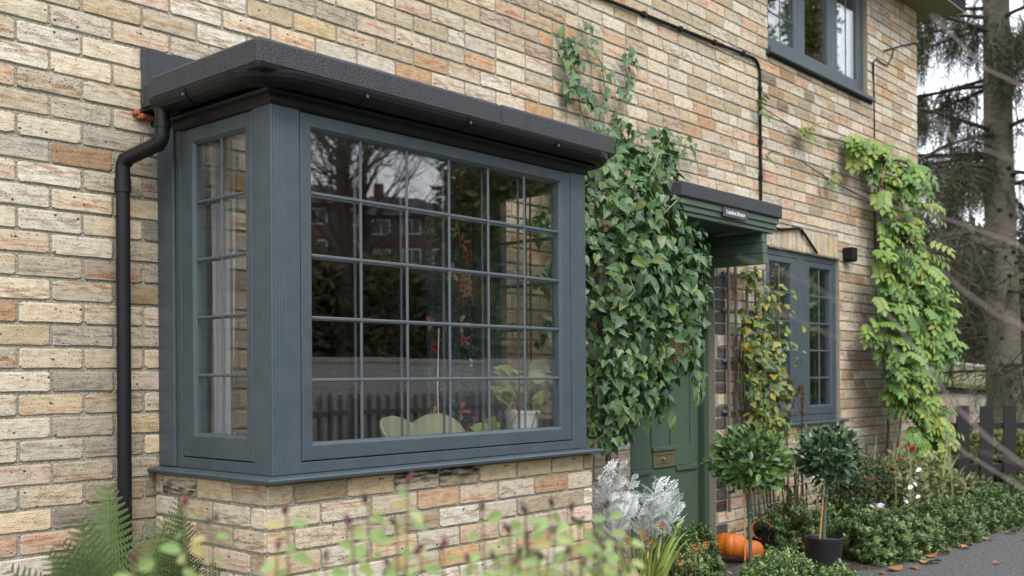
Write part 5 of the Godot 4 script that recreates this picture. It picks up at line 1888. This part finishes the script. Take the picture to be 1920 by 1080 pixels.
func hedges() -> void:
	var deep := [Color(0.10, 0.16, 0.048), Color(0.125, 0.19, 0.058), Color(0.08, 0.13, 0.042), Color(0.165, 0.225, 0.075), Color(0.115, 0.15, 0.06)]
	var bright := [Color(0.125, 0.195, 0.06), Color(0.16, 0.235, 0.072), Color(0.10, 0.165, 0.052), Color(0.20, 0.27, 0.09)]
	hedge("low box hedge edging the path to the right of the black pot", [Vector2(4.55, 0.80), Vector2(4.95, 0.93), Vector2(5.7, 0.95), Vector2(6.6, 0.98), Vector2(7.6, 1.02), Vector2(8.6, 1.05)], 0.48, 0.27, 5200, deep, 0.085)
	hedge("dark box hedge against the wall behind the pumpkins and trellis", [Vector2(4.38, 0.26), Vector2(4.7, 0.34), Vector2(5.1, 0.52), Vector2(5.5, 0.62)], 0.36, 0.27, 1500, deep, 0.085)
	hedge("pale green box bush in front of the pumpkins", [Vector2(2.62, 1.22), Vector2(2.95, 1.10), Vector2(3.30, 1.02)], 0.34, 0.245, 1600, bright, 0.075)
	hedge("green box bush at the foot of the silver plant", [Vector2(2.30, 0.88), Vector2(2.65, 0.66), Vector2(2.95, 0.55), Vector2(3.12, 0.52)], 0.32, 0.34, 1500, deep, 0.08)
	hedge("small box bush between the path and the black pot", [Vector2(3.18, 1.32), Vector2(3.42, 1.24)], 0.24, 0.17, 400, bright, 0.07)


func silver_leaf(seed_: int) -> ArrayMesh:
	var g := G.new()
	var r := RandomNumberGenerator.new()
	r.seed = seed_
	var lobe := [Vector2(0, 0), Vector2(0.055, 0.5), Vector2(0.085, 0.85), Vector2(0, 1.0)]
	g.tube([Vector3(0, 0, 0), Vector3(0, 0.5, 0.03), Vector3(0, 0.95, -0.06)], 0.028, 0.015, 3, false)
	for k in 5:
		var y := 0.22 + k * 0.15
		for s: float in [-1.0, 1.0]:
			var base := Vector3(0, y, 0.03)
			var dir := Vector3(s * 0.95, 0.75, r.randf_range(-0.2, 0.3)).normalized()
			var l := 0.36 * (1.0 - 0.35 * absf(k - 2.0) / 2.0)
			g.xf = leaf_at(base, dir, Vector3(0, 0, 1), l)
			leaf_into(g, lobe, 0.2, 0.1, 1.0)
			for e: float in [-0.7, 0.7]:
				g.xf = leaf_at(base + dir * l * 0.45, dir.rotated(Vector3(0, 0, 1), e), Vector3(0, 0, 1), l * 0.42)
				leaf_into(g, lobe, 0.2, 0.1, 1.0)
	g.xf = leaf_at(Vector3(0, 0.92, -0.05), Vector3(0, 1, -0.1), Vector3(0, 0, 1), 0.25)
	leaf_into(g, lobe, 0.2, 0.1, 1.0)
	g.xf = Transform3D()
	return g.mesh()


func silver_plant() -> void:
	var tints := [Color(0.64, 0.68, 0.67), Color(0.74, 0.77, 0.76), Color(0.54, 0.60, 0.58), Color(0.80, 0.82, 0.81)]
	var meshes := [silver_leaf(1), silver_leaf(2)]
	var mats := leaf_mats(tints, 0.85, Color(0.2, 0.2, 0.18))
	for k in 2:
		var t := thing("silver_ragwort", ["taller lacy silver-white plant against the bay's right end", "lower lacy silver-white plant in front of the green door"][k], "silver plant", Vector3.ZERO, "lacy silver plants")
		var tips := [[1130, 880], [1150, 905], [1165, 870], [1185, 900], [1140, 940], [1175, 940], [1190, 930], [1125, 920], [1155, 965]] if k == 0 else [[1228, 915], [1250, 910], [1262, 930], [1240, 940], [1215, 945], [1272, 950], [1225, 970], [1255, 965], [1205, 925], [1245, 985], [1195, 960]]
		var foot := Vector3(2.25, 0.0, 0.46) if k == 0 else Vector3(2.62, 0.0, 0.52)
		var g := G.new()
		var where := []
		for e: Array in tips:
			var tip := at(e[0], e[1], seen(foot).z + rng.randf_range(-0.12, 0.05))
			var mid := foot.lerp(tip, 0.5) + Vector3(0, 0.06, 0)
			g.tube([foot + rv(0.03) * Vector3(1, 0, 1), mid, tip], 0.006, 0.003, 5, false)
			for q in 26:
				var f := rng.randf_range(0.34, 1.0)
				var p := foot.lerp(mid, f * 2) if f < 0.5 else mid.lerp(tip, f * 2 - 1)
				var a := rng.randf() * TAU
				where.append(leaf_at(p, Vector3(cos(a) * 0.8, 0.65, sin(a) * 0.8), Vector3(cos(a) * -0.4, 0.7, 0.4) + rv(0.4), rng.randf_range(0.065, 0.105)))
		obj("stem", g, mat(Color(0.42, 0.44, 0.42), 0.9), t)
		foliage(t, meshes, tints, mats, where, 130)


func frond(seed_: int) -> ArrayMesh:
	var g := G.new()
	var r := RandomNumberGenerator.new()
	r.seed = seed_
	var spine := func(y: float) -> Vector3: return Vector3(0, y, 0.10 * y - 0.28 * y * y)
	var pts := []
	for i in 7: pts.append(spine.call(i / 6.0))
	g.col = Color(1.3, 1.1, 0.7)
	g.tube(pts, 0.009, 0.003, 4, false)
	var n := 22
	for k in n:
		var f := 0.14 + 0.86 * k / (n - 1.0)
		var wide := 0.23 * pow(sin(PI * clampf(1.08 - f, 0.0, 1.0) * 0.62 + 0.05), 0.9) * (0.75 if f < 0.2 else 1.0)
		for s: float in [-1.0, 1.0]:
			var b: Vector3 = spine.call(f)
			var dir := Vector3(s, 0.38, -0.16 + r.randf_range(-0.08, 0.08)).normalized()
			g.col = Color.WHITE * r.randf_range(0.85, 1.15)
			var m := 9
			for q in m:
				var h := (q + 0.5) / m
				var p := b + dir * wide * h + Vector3(0, 0, -0.25 * wide * h * h)
				var l := 0.031 * (1.0 - 0.7 * h) * (0.55 + wide * 3.0)
				for e: float in [-1.0, 1.0]:
					var d2 := Vector3(s * 0.35, e, -0.1).normalized()
					var w2 := dir * (wide / m * 0.46)
					g.quad(p - w2, p + w2, p + w2 * 0.5 + d2 * l, p - w2 * 0.5 + d2 * l * 0.95)
	return g.mesh()


func ferns() -> void:
	var tints := [Color(0.115, 0.18, 0.058), Color(0.09, 0.145, 0.05), Color(0.155, 0.16, 0.055), Color(0.13, 0.19, 0.065)]
	var meshes := [frond(1), frond(2), frond(3)]
	var mats := leaf_mats(tints, 0.6, Color(0.3, 0.4, 0.12))
	for k in 2:
		var foot := Vector3(-0.30, 0.22, 0.17) if k == 0 else Vector3(-0.05, 0.37, 0.24)
		var t := thing("fern", ["green fern left of the black downpipe with one tall upright frond", "olive fern tucked between the downpipe and the bay base"][k], "fern", foot, "ferns at the wall foot")
		var aims := [[0.03, 1.0, 0.05, 0.62, 0], [-0.35, 0.75, 0.25, 0.50, 1], [0.45, 0.6, 0.45, 0.42, 3], [-0.7, 0.5, 0.4, 0.46, 1], [-0.15, 0.7, 0.7, 0.48, 3], [0.2, 0.45, 0.9, 0.40, 0], [-0.5, 0.35, 0.8, 0.42, 1], [-0.45, 0.9, 0.1, 0.46, 0], [0.35, 0.85, 0.3, 0.46, 3], [-0.9, 0.3, 0.3, 0.40, 1], [0.0, 0.55, 0.85, 0.5, 0], [-0.25, 0.95, 0.3, 0.54, 0], [0.2, 0.9, 0.35, 0.52, 3], [-0.6, 0.7, 0.15, 0.5, 1], [0.6, 0.4, 0.6, 0.44, 1]] if k == 0 else [[0.55, 0.85, 0.1, 0.58, 2], [0.12, 0.95, 0.05, 0.50, 1], [0.8, 0.55, 0.35, 0.52, 0], [0.35, 0.6, 0.7, 0.46, 2], [0.75, 0.35, 0.7, 0.44, 0], [0.05, 0.5, 0.9, 0.42, 1], [0.3, 0.85, 0.25, 0.46, 2], [0.9, 0.75, 0.2, 0.5, 2], [0.6, 0.7, 0.5, 0.5, 1], [-0.2, 0.7, 0.5, 0.42, 1], [0.5, 0.3, 0.95, 0.42, 0], [0.4, 0.95, 0.15, 0.56, 2], [0.7, 0.8, 0.5, 0.5, 2], [0.95, 0.5, 0.4, 0.5, 0]]
		for i in aims.size():
			var a: Array = aims[i]
			var f := Vector3(-0.25, 0.35, 0.9)
			obj("frond", meshes[i % 3], mats[a[4]], t, leaf_at(Vector3(rng.randf_range(-0.02, 0.02), 0.0, rng.randf_range(-0.02, 0.02)), Vector3(a[0], a[1], a[2]), f, a[3]))
		var cr := G.new()
		cr.tube([Vector3(0, -0.375, 0), Vector3(0, -0.08, 0), Vector3(0, 0.01, 0)], 0.04, 0.03, 8)
		obj("crown", cr, M.twig, t)


func border_plants() -> void:
	# strappy leaves with small orange flowers, near the silver plants
	var blade := func(g: G, a: Vector3, b: Vector3, c: Vector3, w: float) -> void:
		var n := 8
		var side := (c - a).cross(view_dir).normalized()
		for i in n:
			var t0 := float(i) / n
			var t1 := float(i + 1) / n
			var p0 := a.lerp(b, t0).lerp(b.lerp(c, t0), t0)
			var p1 := a.lerp(b, t1).lerp(b.lerp(c, t1), t1)
			var w0 := w * (1.0 - pow(t0, 3.0))
			var w1 := w * (1.0 - pow(t1, 3.0))
			g.quad(p0 - side * w0, p0 + side * w0, p1 + side * w1, p1 - side * w1)
	var t := thing("strappy_plant", "clump of arching yellow-green strap leaves beside the bay base", "leafy plant")
	var foot := at(1212, 1150, 4.85)
	foot.y = 0.0
	for k in 26:
		var g := G.new()
		var a := rng.randf_range(-0.6, PI + 0.6)
		var tip := foot + Vector3(cos(a) * rng.randf_range(0.08, 0.32), rng.randf_range(0.30, 0.60), sin(a) * 0.2)
		blade.call(g, foot + rv(0.05) * Vector3(1, 0, 1), foot.lerp(tip, 0.45) + Vector3(0, 0.25, 0), tip, rng.randf_range(0.004, 0.0085))
		obj("leaf", g, leaf_mats([[Color(0.20, 0.26, 0.05), Color(0.26, 0.30, 0.06), Color(0.14, 0.21, 0.045)][k % 3]], 0.5, Color(0.4, 0.45, 0.1))[0], t)
	t = thing("orange_flower", "thin stems with small faded orange flowers below the silver plants", "flower")
	var og := G.new()
	var fw := []
	var fc := []
	for q: Array in [[1242, 985], [1205, 1000], [1175, 1010], [1240, 1060], [1300, 1030], [1325, 1020], [1285, 1055], [1215, 1015], [1265, 1040], [1190, 1030]]:
		var p := at(q[0], q[1], 5.0)
		og.tube([Vector3(p.x + rng.randf_range(-0.1, 0.1), 0.0, p.z + 0.05), p.lerp(Vector3(p.x, 0, p.z), 0.4) + Vector3(0.02, 0.04, 0), p], 0.003, 0.002, 4, false)
		for k in 6:
			fw.append(Transform3D(Basis.from_euler(rv(PI)).scaled(Vector3.ONE * 0.0115), p + Vector3(rng.randf_range(-0.035, 0.035), rng.randf_range(-0.012, 0.012), rng.randf_range(-0.02, 0.02))))
			fc.append([Color(0.50, 0.17, 0.04), Color(0.55, 0.27, 0.06), Color(0.36, 0.12, 0.04)][k % 3])
	obj("stem", og, M.stem_green, t)
	var petal := clump_mesh(7, 1.0, 0.35, 9)
	var pm := mat(Color.WHITE, 0.7, {"vertex_color_use_as_albedo": true, "backlight_enabled": true, "backlight": Color(0.3, 0.3, 0.3)})
	stuff("petals", petal, pm, fw, fc, t)
	# dry seed spikes in front of the casement
	for q: Array in [[1470, 760, 1478, 900, 7.55, "bent brown seed spike in front of the casement, left"], [1506, 725, 1496, 920, 7.6, "upright brown seed spike in front of the casement, right"]]:
		var s := thing("seed_spike", q[5], "seed head", Vector3.ZERO, "dry seed spikes")
		var top := at(q[0], q[1], q[4])
		var low := at(q[2], q[3], q[4])
		var g := G.new()
		var pts := [Vector3(low.x, 0, low.z), low, low.lerp(top, 0.7) + Vector3(0.01, 0, 0), top]
		if q[0] == 1470: pts = [Vector3(low.x, 0, low.z), low, at(1474, 800, 7.55), at(1490, 745, 7.55), at(1505, 722, 7.55)]
		g.tube(pts, 0.007, 0.004, 6)
		obj("stem", g, M.twig, s)
		var w := []
		var c := []
		for k in 130:
			var f := 1.0 + rng.randf() * (pts.size() - 2.01)
			if f < 1.35: continue
			var p: Vector3 = pts[int(f)].lerp(pts[int(f) + 1], f - int(f))
			w.append(Transform3D(Basis.from_euler(rv(PI)).scaled(Vector3.ONE * 0.011), p + rv(0.014)))
			c.append([Color(0.13, 0.095, 0.055), Color(0.20, 0.16, 0.10), Color(0.09, 0.06, 0.04)][k % 3])
		stuff("seed_pods", petal, pm, w, c, s)
	# withered brown stalks under them
	var d := thing("withered_stalks", "withered brown stalks and leaves at the wall below the casement", "dead plant")
	var dg := G.new()
	for k in 16:
		var p := at(1490 + rng.randf_range(-22, 28), rng.randf_range(850, 930), 7.75)
		dg.tube([Vector3(p.x + rng.randf_range(-0.08, 0.08), 0, p.z), p + rv(0.05), p + Vector3(rng.randf_range(-0.06, 0.06), -0.1, 0.03)], 0.008, 0.003, 5, false)
	obj("stem", dg, mat(Color(0.11, 0.065, 0.04), 0.9), d)
	# berry bush, roses, white and mauve flowers on the far bed
	bush("berry_bush", "loose dark green bush dotted with red berries behind the hedge", "shrub", "", [[5.30, 0.36, 0.48, 0.20], [5.55, 0.40, 0.45, 0.22], [5.75, 0.34, 0.5, 0.18]], 520, [Color(0.06, 0.10, 0.04), Color(0.085, 0.12, 0.05), Color(0.05, 0.075, 0.035)], 0.035)
	var b := get_node("berry_bush")
	var bw := []
	var bc := []
	for k in 38:
		bw.append(Transform3D(Basis.from_euler(rv(PI)).scaled(Vector3.ONE * 0.011), Vector3(rng.randf_range(5.15, 5.9), rng.randf_range(0.28, 0.60), rng.randf_range(0.45, 0.72))))
		bc.append([Color(0.34, 0.04, 0.025), Color(0.38, 0.09, 0.035)][k % 2])
	var ball := SphereMesh.new()
	ball.radius = 0.9; ball.height = 1.8; ball.radial_segments = 8; ball.rings = 5
	stuff("berries", ball, pm, bw, bc, b)
	bush("mixed_border", "tangle of pale green stems and grasses between hedge and wisteria", "border plants", "", [[6.0, 0.34, 0.55, 0.26], [6.45, 0.34, 0.55, 0.26], [6.9, 0.22, 0.6, 0.22], [7.4, 0.16, 0.7, 0.16]], 560, [Color(0.15, 0.19, 0.06), Color(0.19, 0.21, 0.09), Color(0.10, 0.145, 0.05), Color(0.24, 0.22, 0.12)], 0.045)
	var mb := get_node("mixed_border")
	var mg := G.new()
	for k in 60:
		var x := rng.randf_range(5.6, 7.2)
		var z := rng.randf_range(0.35, 0.8)
		blade.call(mg, Vector3(x, 0, z), Vector3(x + rng.randf_range(-0.1, 0.1), 0.4, z), Vector3(x + rng.randf_range(-0.3, 0.3), rng.randf_range(0.35, 0.85), z + rng.randf_range(-0.1, 0.1)), rng.randf_range(0.004, 0.008))
	obj("grass_blades", mg, leaf_mats([Color(0.26, 0.26, 0.13)])[0], mb).set_meta("kind", "stuff")
	for q: Array in [["rose", "single red rose bloom among the wisteria leaves", 1710, 842, 8.3, Color(0.62, 0.02, 0.015), 0.036, 10, "rose"], ["white_flower", "white flower spike by the hedge, uppermost", 1719, 885, 7.9, Color(0.82, 0.82, 0.80), 0.046, 5, "flower"], ["white_flower", "white flower spike by the hedge, leftmost", 1703, 918, 7.7, Color(0.82, 0.82, 0.80), 0.046, 5, "flower"], ["white_flower", "white flower spike by the hedge, nearest its top", 1718, 935, 7.7, Color(0.80, 0.80, 0.78), 0.040, 5, "flower"], ["mauve_flower", "pale mauve flower standing above the box hedge", 1645, 955, 7.2, Color(0.58, 0.42, 0.62), 0.060, 6, "flower"]]:
		var p := at(q[2], q[3], q[4])
		var o := thing(q[0], q[1], q[8], Vector3(p.x, 0, p.z))
		var st := G.new()
		st.tube([Vector3.ZERO, Vector3(0.01, p.y * 0.5, 0), Vector3(0, p.y, 0)], 0.003, 0.002, 4, false)
		obj("stem", st, M.stem_green, o)
		var pg := G.new()
		for k in q[7]:
			var a: float = TAU * k / q[7] + 0.3
			pg.xf = leaf_at(Vector3(0, p.y - (0.01 * (k % 3) if q[0] != "white_flower" else 0.028 * k), 0), Vector3(cos(a), 0.5, sin(a)), Vector3(0, 1, 0.3), q[6])
			leaf_into(pg, [Vector2(0, 0), Vector2(0.3, 0.3), Vector2(0.42, 0.7), Vector2(0.2, 1), Vector2(0, 1.03)], 0.2, -0.2, 0.9)
		pg.xf = Transform3D()
		obj("petals", pg, mat(q[5], 0.6, {"vertex_color_use_as_albedo": true, "backlight_enabled": true, "backlight": Color(0.3, 0.3, 0.3)}), o)
	# terracotta pot lying in the bed and two small garden lights
	var tp := at(1428, 985, 7.25)
	var pt := thing("terracotta_pot", "terracotta pot lying on its side in the bed behind the pumpkins", "flower pot", Vector3(tp.x, 0.02, tp.z))
	var tg := G.new()
	tg.lathe([Vector2(0.045, 0.0), Vector2(0.062, 0.10), Vector2(0.070, 0.10), Vector2(0.071, 0.13), Vector2(0.064, 0.13), Vector2(0.056, 0.10), Vector2(0.042, 0.01), Vector2(0.0, 0.01)], Vector3(0, -0.06, 0), 28)
	obj("body", tg, M.terracotta, pt, Transform3D(Basis.from_euler(Vector3(0.2, 0.4, 1.2)), Vector3(0, 0.13, 0)))
	for q: Array in [[1434, 1000, 7.1, 0.20, "short black garden light beside the terracotta pot"], [1450, 1010, 7.0, 0.19, "slim black garden spike left of the black pot"]]:
		var p := at(q[0], q[1], q[2])
		var o := thing("garden_light", q[4], "garden light", Vector3(p.x, 0, p.z))
		var g := G.new()
		g.tube([Vector3.ZERO, Vector3(0, q[3], 0)], 0.011 if q[0] == 1450 else 0.022, -1, 10)
		obj("post", g, M.black, o)
		var cpm := G.new()
		cpm.lathe([Vector2(0.0, 0.0), Vector2(0.030, 0.0), Vector2(0.030, 0.012), Vector2(0.0, 0.028)], Vector3(0, q[3] + 0.0005, 0), 14)
		obj("cap", cpm, M.black, o)


# ---------------------------------------------------------------- close to the lens
func foreground() -> void:
	var tints := [Color(0.19, 0.26, 0.07), Color(0.25, 0.32, 0.10), Color(0.16, 0.23, 0.06), Color(0.28, 0.31, 0.11), Color(0.20, 0.27, 0.09), Color(0.36, 0.28, 0.11), Color(0.18, 0.27, 0.09), Color(0.23, 0.30, 0.10)]
	var meshes := [leaf_mesh(OVAL, 0.2, 0.2, 1.1), leaf_mesh(OVAL, 0.3, 0.05, 1.1)]
	var mats := leaf_mats(tints, 0.5, Color(0.45, 0.5, 0.15))
	var clumps := [
		["tall blurred shrub stem with dark red bud close to the lens, leftmost", [[347, 950, 1.75, 1], [250, 1050, 1.6, 0], [395, 985, 1.7, 2]]],
		["blurred green stem with dark bud before the bay corner", [[538, 965, 1.75, 1], [520, 1030, 1.7, 0]]],
		["blurred shrub stems with dark buds under the middle of the bay sill", [[690, 945, 1.85, 1], [765, 905, 1.85, 1], [660, 985, 1.75, 1], [745, 985, 1.8, 0], [610, 1050, 1.6, 0], [790, 1040, 1.7, 1], [720, 1060, 1.6, 0]]],
		["blurred shrub stems with yellowing leaves right of the bay's middle", [[905, 960, 1.85, 1], [830, 1030, 1.75, 1], [880, 1055, 1.7, 0], [955, 1000, 1.8, 1], [930, 1050, 1.65, 0]]],
		["densest blurred leafy stems at the bay's right end", [[985, 965, 1.9, 1], [1030, 950, 1.95, 1], [1085, 985, 1.9, 1], [1060, 1040, 1.75, 0], [1010, 1050, 1.7, 1], [1140, 955, 2.0, 1], [1110, 1050, 1.8, 0], [1165, 1040, 1.85, 1], [960, 1060, 1.65, 0], [1040, 1000, 1.8, 0], [1120, 1010, 1.9, 0], [990, 1010, 1.9, 0], [1070, 960, 2.0, 1], [1130, 1030, 1.8, 0], [1090, 1060, 1.7, 0], [975, 1040, 1.75, 0], [1180, 1005, 1.95, 0]]]]
	for cl: Array in clumps:
		var foot := at(cl[1][0][0], 1500, cl[1][0][2] * 0.78)
		var t := thing("flowering_shrub", cl[0], "shrub", Vector3(foot.x, 0, foot.z), "blurred shrub stems in front of the bay")
		var g := G.new()
		var where := []
		for e: Array in cl[1]:
			var top := at(e[0], e[1], e[2] * 0.78)
			var low := Vector3(lerpf(foot.x, top.x, 0.7), 0.0, lerpf(foot.z, top.z, 0.7))
			var mid := low.lerp(top, 0.55) + Vector3(rng.randf_range(-0.02, 0.02), 0, rng.randf_range(-0.02, 0.02))
			g.tube([low - t.position, mid - t.position, top - t.position], 0.0034, 0.0016, 5, false)
			var steps := 17
			for k in steps:
				var f := k / float(steps)
				var p := top.lerp(mid, f * 0.75) - Vector3(0, 0.014, 0)
				var a := k * 1.57 + rng.randf_range(-0.4, 0.4)
				var sz := rng.randf_range(0.026, 0.046) * (0.75 + 0.5 * f)
				for s: float in [0.0, PI]:
					if rng.randf() < 0.15: continue
					var dir := Vector3(cos(a + s), rng.randf_range(-0.5, 0.35), sin(a + s))
					where.append(leaf_at(p + dir * 0.006, dir, Vector3(-0.3, 0.7, 0.6) + rv(0.5), sz))
			var bud := G.new()
			for k in (2 if e[3] else 1):
				var bp := top + Vector3(rng.randf_range(-0.006, 0.006), 0.003 + k * 0.004, rng.randf_range(-0.005, 0.005)) - t.position
				bud.xf = Transform3D(Basis.from_euler(rv(0.6)), bp)
				bud.lathe([Vector2(0, -0.004), Vector2(0.0034, -0.001), Vector2(0.0040, 0.003), Vector2(0.0025, 0.008), Vector2(0.0, 0.010)], Vector3.ZERO, 7)
			obj("bud", bud, mat([Color(0.055, 0.025, 0.035), Color(0.06, 0.035, 0.03), Color(0.10, 0.02, 0.03)][(int(e[0]) / 7 + e[3]) % 3], 0.6), t)
		obj("stem", g, mat(Color(0.17, 0.13, 0.06), 0.7), t)
		foliage(t, meshes, tints, mats, where, 120)


func bare_shrub() -> void:
	var t := thing("bare_shrub", "bare mauve-grey twigs of a shrub close to the lens on the right", "shrub")
	var paths := [
		[[2080, 1010, 0.95], [1920, 872, 0.95], [1850, 820, 0.97], [1790, 760, 1.0], [1740, 690, 1.02], [1690, 620, 1.05], [1640, 560, 1.1]],
		[[2080, 700, 0.9], [1930, 620, 0.92], [1870, 590, 0.95], [1800, 540, 0.97], [1765, 505, 1.0]],
		[[2060, 360, 0.95], [1915, 310, 1.0], [1860, 285, 1.0], [1790, 265, 1.05], [1740, 215, 1.1]],
		[[2060, 230, 1.05], [1925, 165, 1.1], [1850, 130, 1.15], [1790, 70, 1.2], [1745, 30, 1.25]],
		[[2070, 560, 1.0], [1900, 455, 1.1], [1830, 430, 1.15], [1750, 402, 1.2], [1660, 385, 1.25], [1590, 350, 1.3]],
		[[2060, 1000, 1.05], [1900, 905, 1.1], [1810, 850, 1.15], [1770, 812, 1.2]],
		[[1690, 665, 1.05], [1610, 600, 1.0], [1540, 545, 1.0], [1480, 515, 1.0], [1380, 480, 1.0]],
		[[1640, 650, 1.05], [1560, 630, 1.0], [1480, 592, 1.0], [1430, 570, 1.0]]]
	for q: Array in paths:
		var g := G.new()
		var pts := []
		for e: Array in q: pts.append(at(e[0], e[1], e[2] * 1.25))
		var thick := 0.0015 if q[0][0] > 1800 else 0.0008
		g.tube(pts, thick, thick * 0.45, 6, false)
		for k in range(1, pts.size() - 1):
			if rng.randf() < 0.6:
				var d: Vector3 = (pts[k + 1] - pts[k]).normalized()
				g.tube([pts[k], pts[k] + (d + rv(0.5)).normalized() * 0.045, pts[k] + (d + rv(0.6)).normalized() * 0.09], thick * 0.4, thick * 0.25, 4, false)
		obj("branch", g, mat(Color(0.23, 0.17, 0.17), 0.75), t)
	var g := G.new()
	var trunk := at(2080, 700, 1.17)
	g.tube([Vector3(trunk.x + 0.1, 0, trunk.z + 0.05), Vector3(trunk.x + 0.05, 0.7, trunk.z + 0.02), at(2080, 1010, 1.19), trunk, at(2065, 360, 1.19), at(2060, 200, 1.3)], 0.012, 0.004, 8)
	obj("main_stem", g, M.twig, t)


func fallen_leaves() -> void:
	var meshes := [leaf_mesh(IVY, 0.35, 0.2, 1.05), leaf_mesh(OVAL, 0.4, 0.25, 1.05)]
	var mats := leaf_mats([Color(0.36, 0.13, 0.045), Color(0.28, 0.10, 0.05), Color(0.42, 0.20, 0.07), Color(0.20, 0.085, 0.05)], 0.75, Color(0.2, 0.15, 0.1))
	var spots := [[4.36, 1.22, 0.10], [4.55, 1.24, 0.09], [4.72, 1.26, 0.08], [4.83, 1.33, 0.12], [4.98, 1.22, 0.08], [5.2, 1.26, 0.09], [5.5, 1.24, 0.09], [5.75, 1.25, 0.10], [6.05, 1.26, 0.09], [6.4, 1.28, 0.11], [6.9, 1.30, 0.10], [6.2, 1.5, 0.08], [6.6, 1.7, 0.08], [5.0, 1.6, 0.06], [5.6, 1.9, 0.06], [4.25, 1.16, 0.07]]
	var told := ["curled brown leaf at the near end of the hedge, beside the black pot", "second orange leaf along the hedge from the black pot", "small leaf under the hedge, third from the black pot", "largest curled orange leaf at the hedge foot", "small dark leaf close under the hedge", "orange leaf at the hedge foot, before the berry bush", "brown leaf tight against the hedge, below the berry bush", "orange leaf at the hedge foot, below the mixed border", "brown leaf at the hedge foot, below the wisteria", "large brown leaf at the hedge foot, below the fence end", "farthest leaf at the hedge foot", "leaf out on the path, abreast of the wisteria", "leaf farthest out along the path", "small lone leaf on the grey path, nearest the lens", "small lone leaf well out on the grey path", "smallest brown leaf right beside the black pot"]
	for k in spots.size():
		var q: Array = spots[k]
		var o := obj("fallen_leaf", meshes[k % 2], mats[k % 4], self, leaf_at(Vector3(q[0], 0.012, q[1]), Vector3(rng.randf_range(-1, 1), 0.12, rng.randf_range(-1, 1)), Vector3(rng.randf_range(-0.3, 0.3), 1, rng.randf_range(-0.3, 0.3)), q[2]))
		tag(o, told[k], "leaf", "fallen leaves on the path")
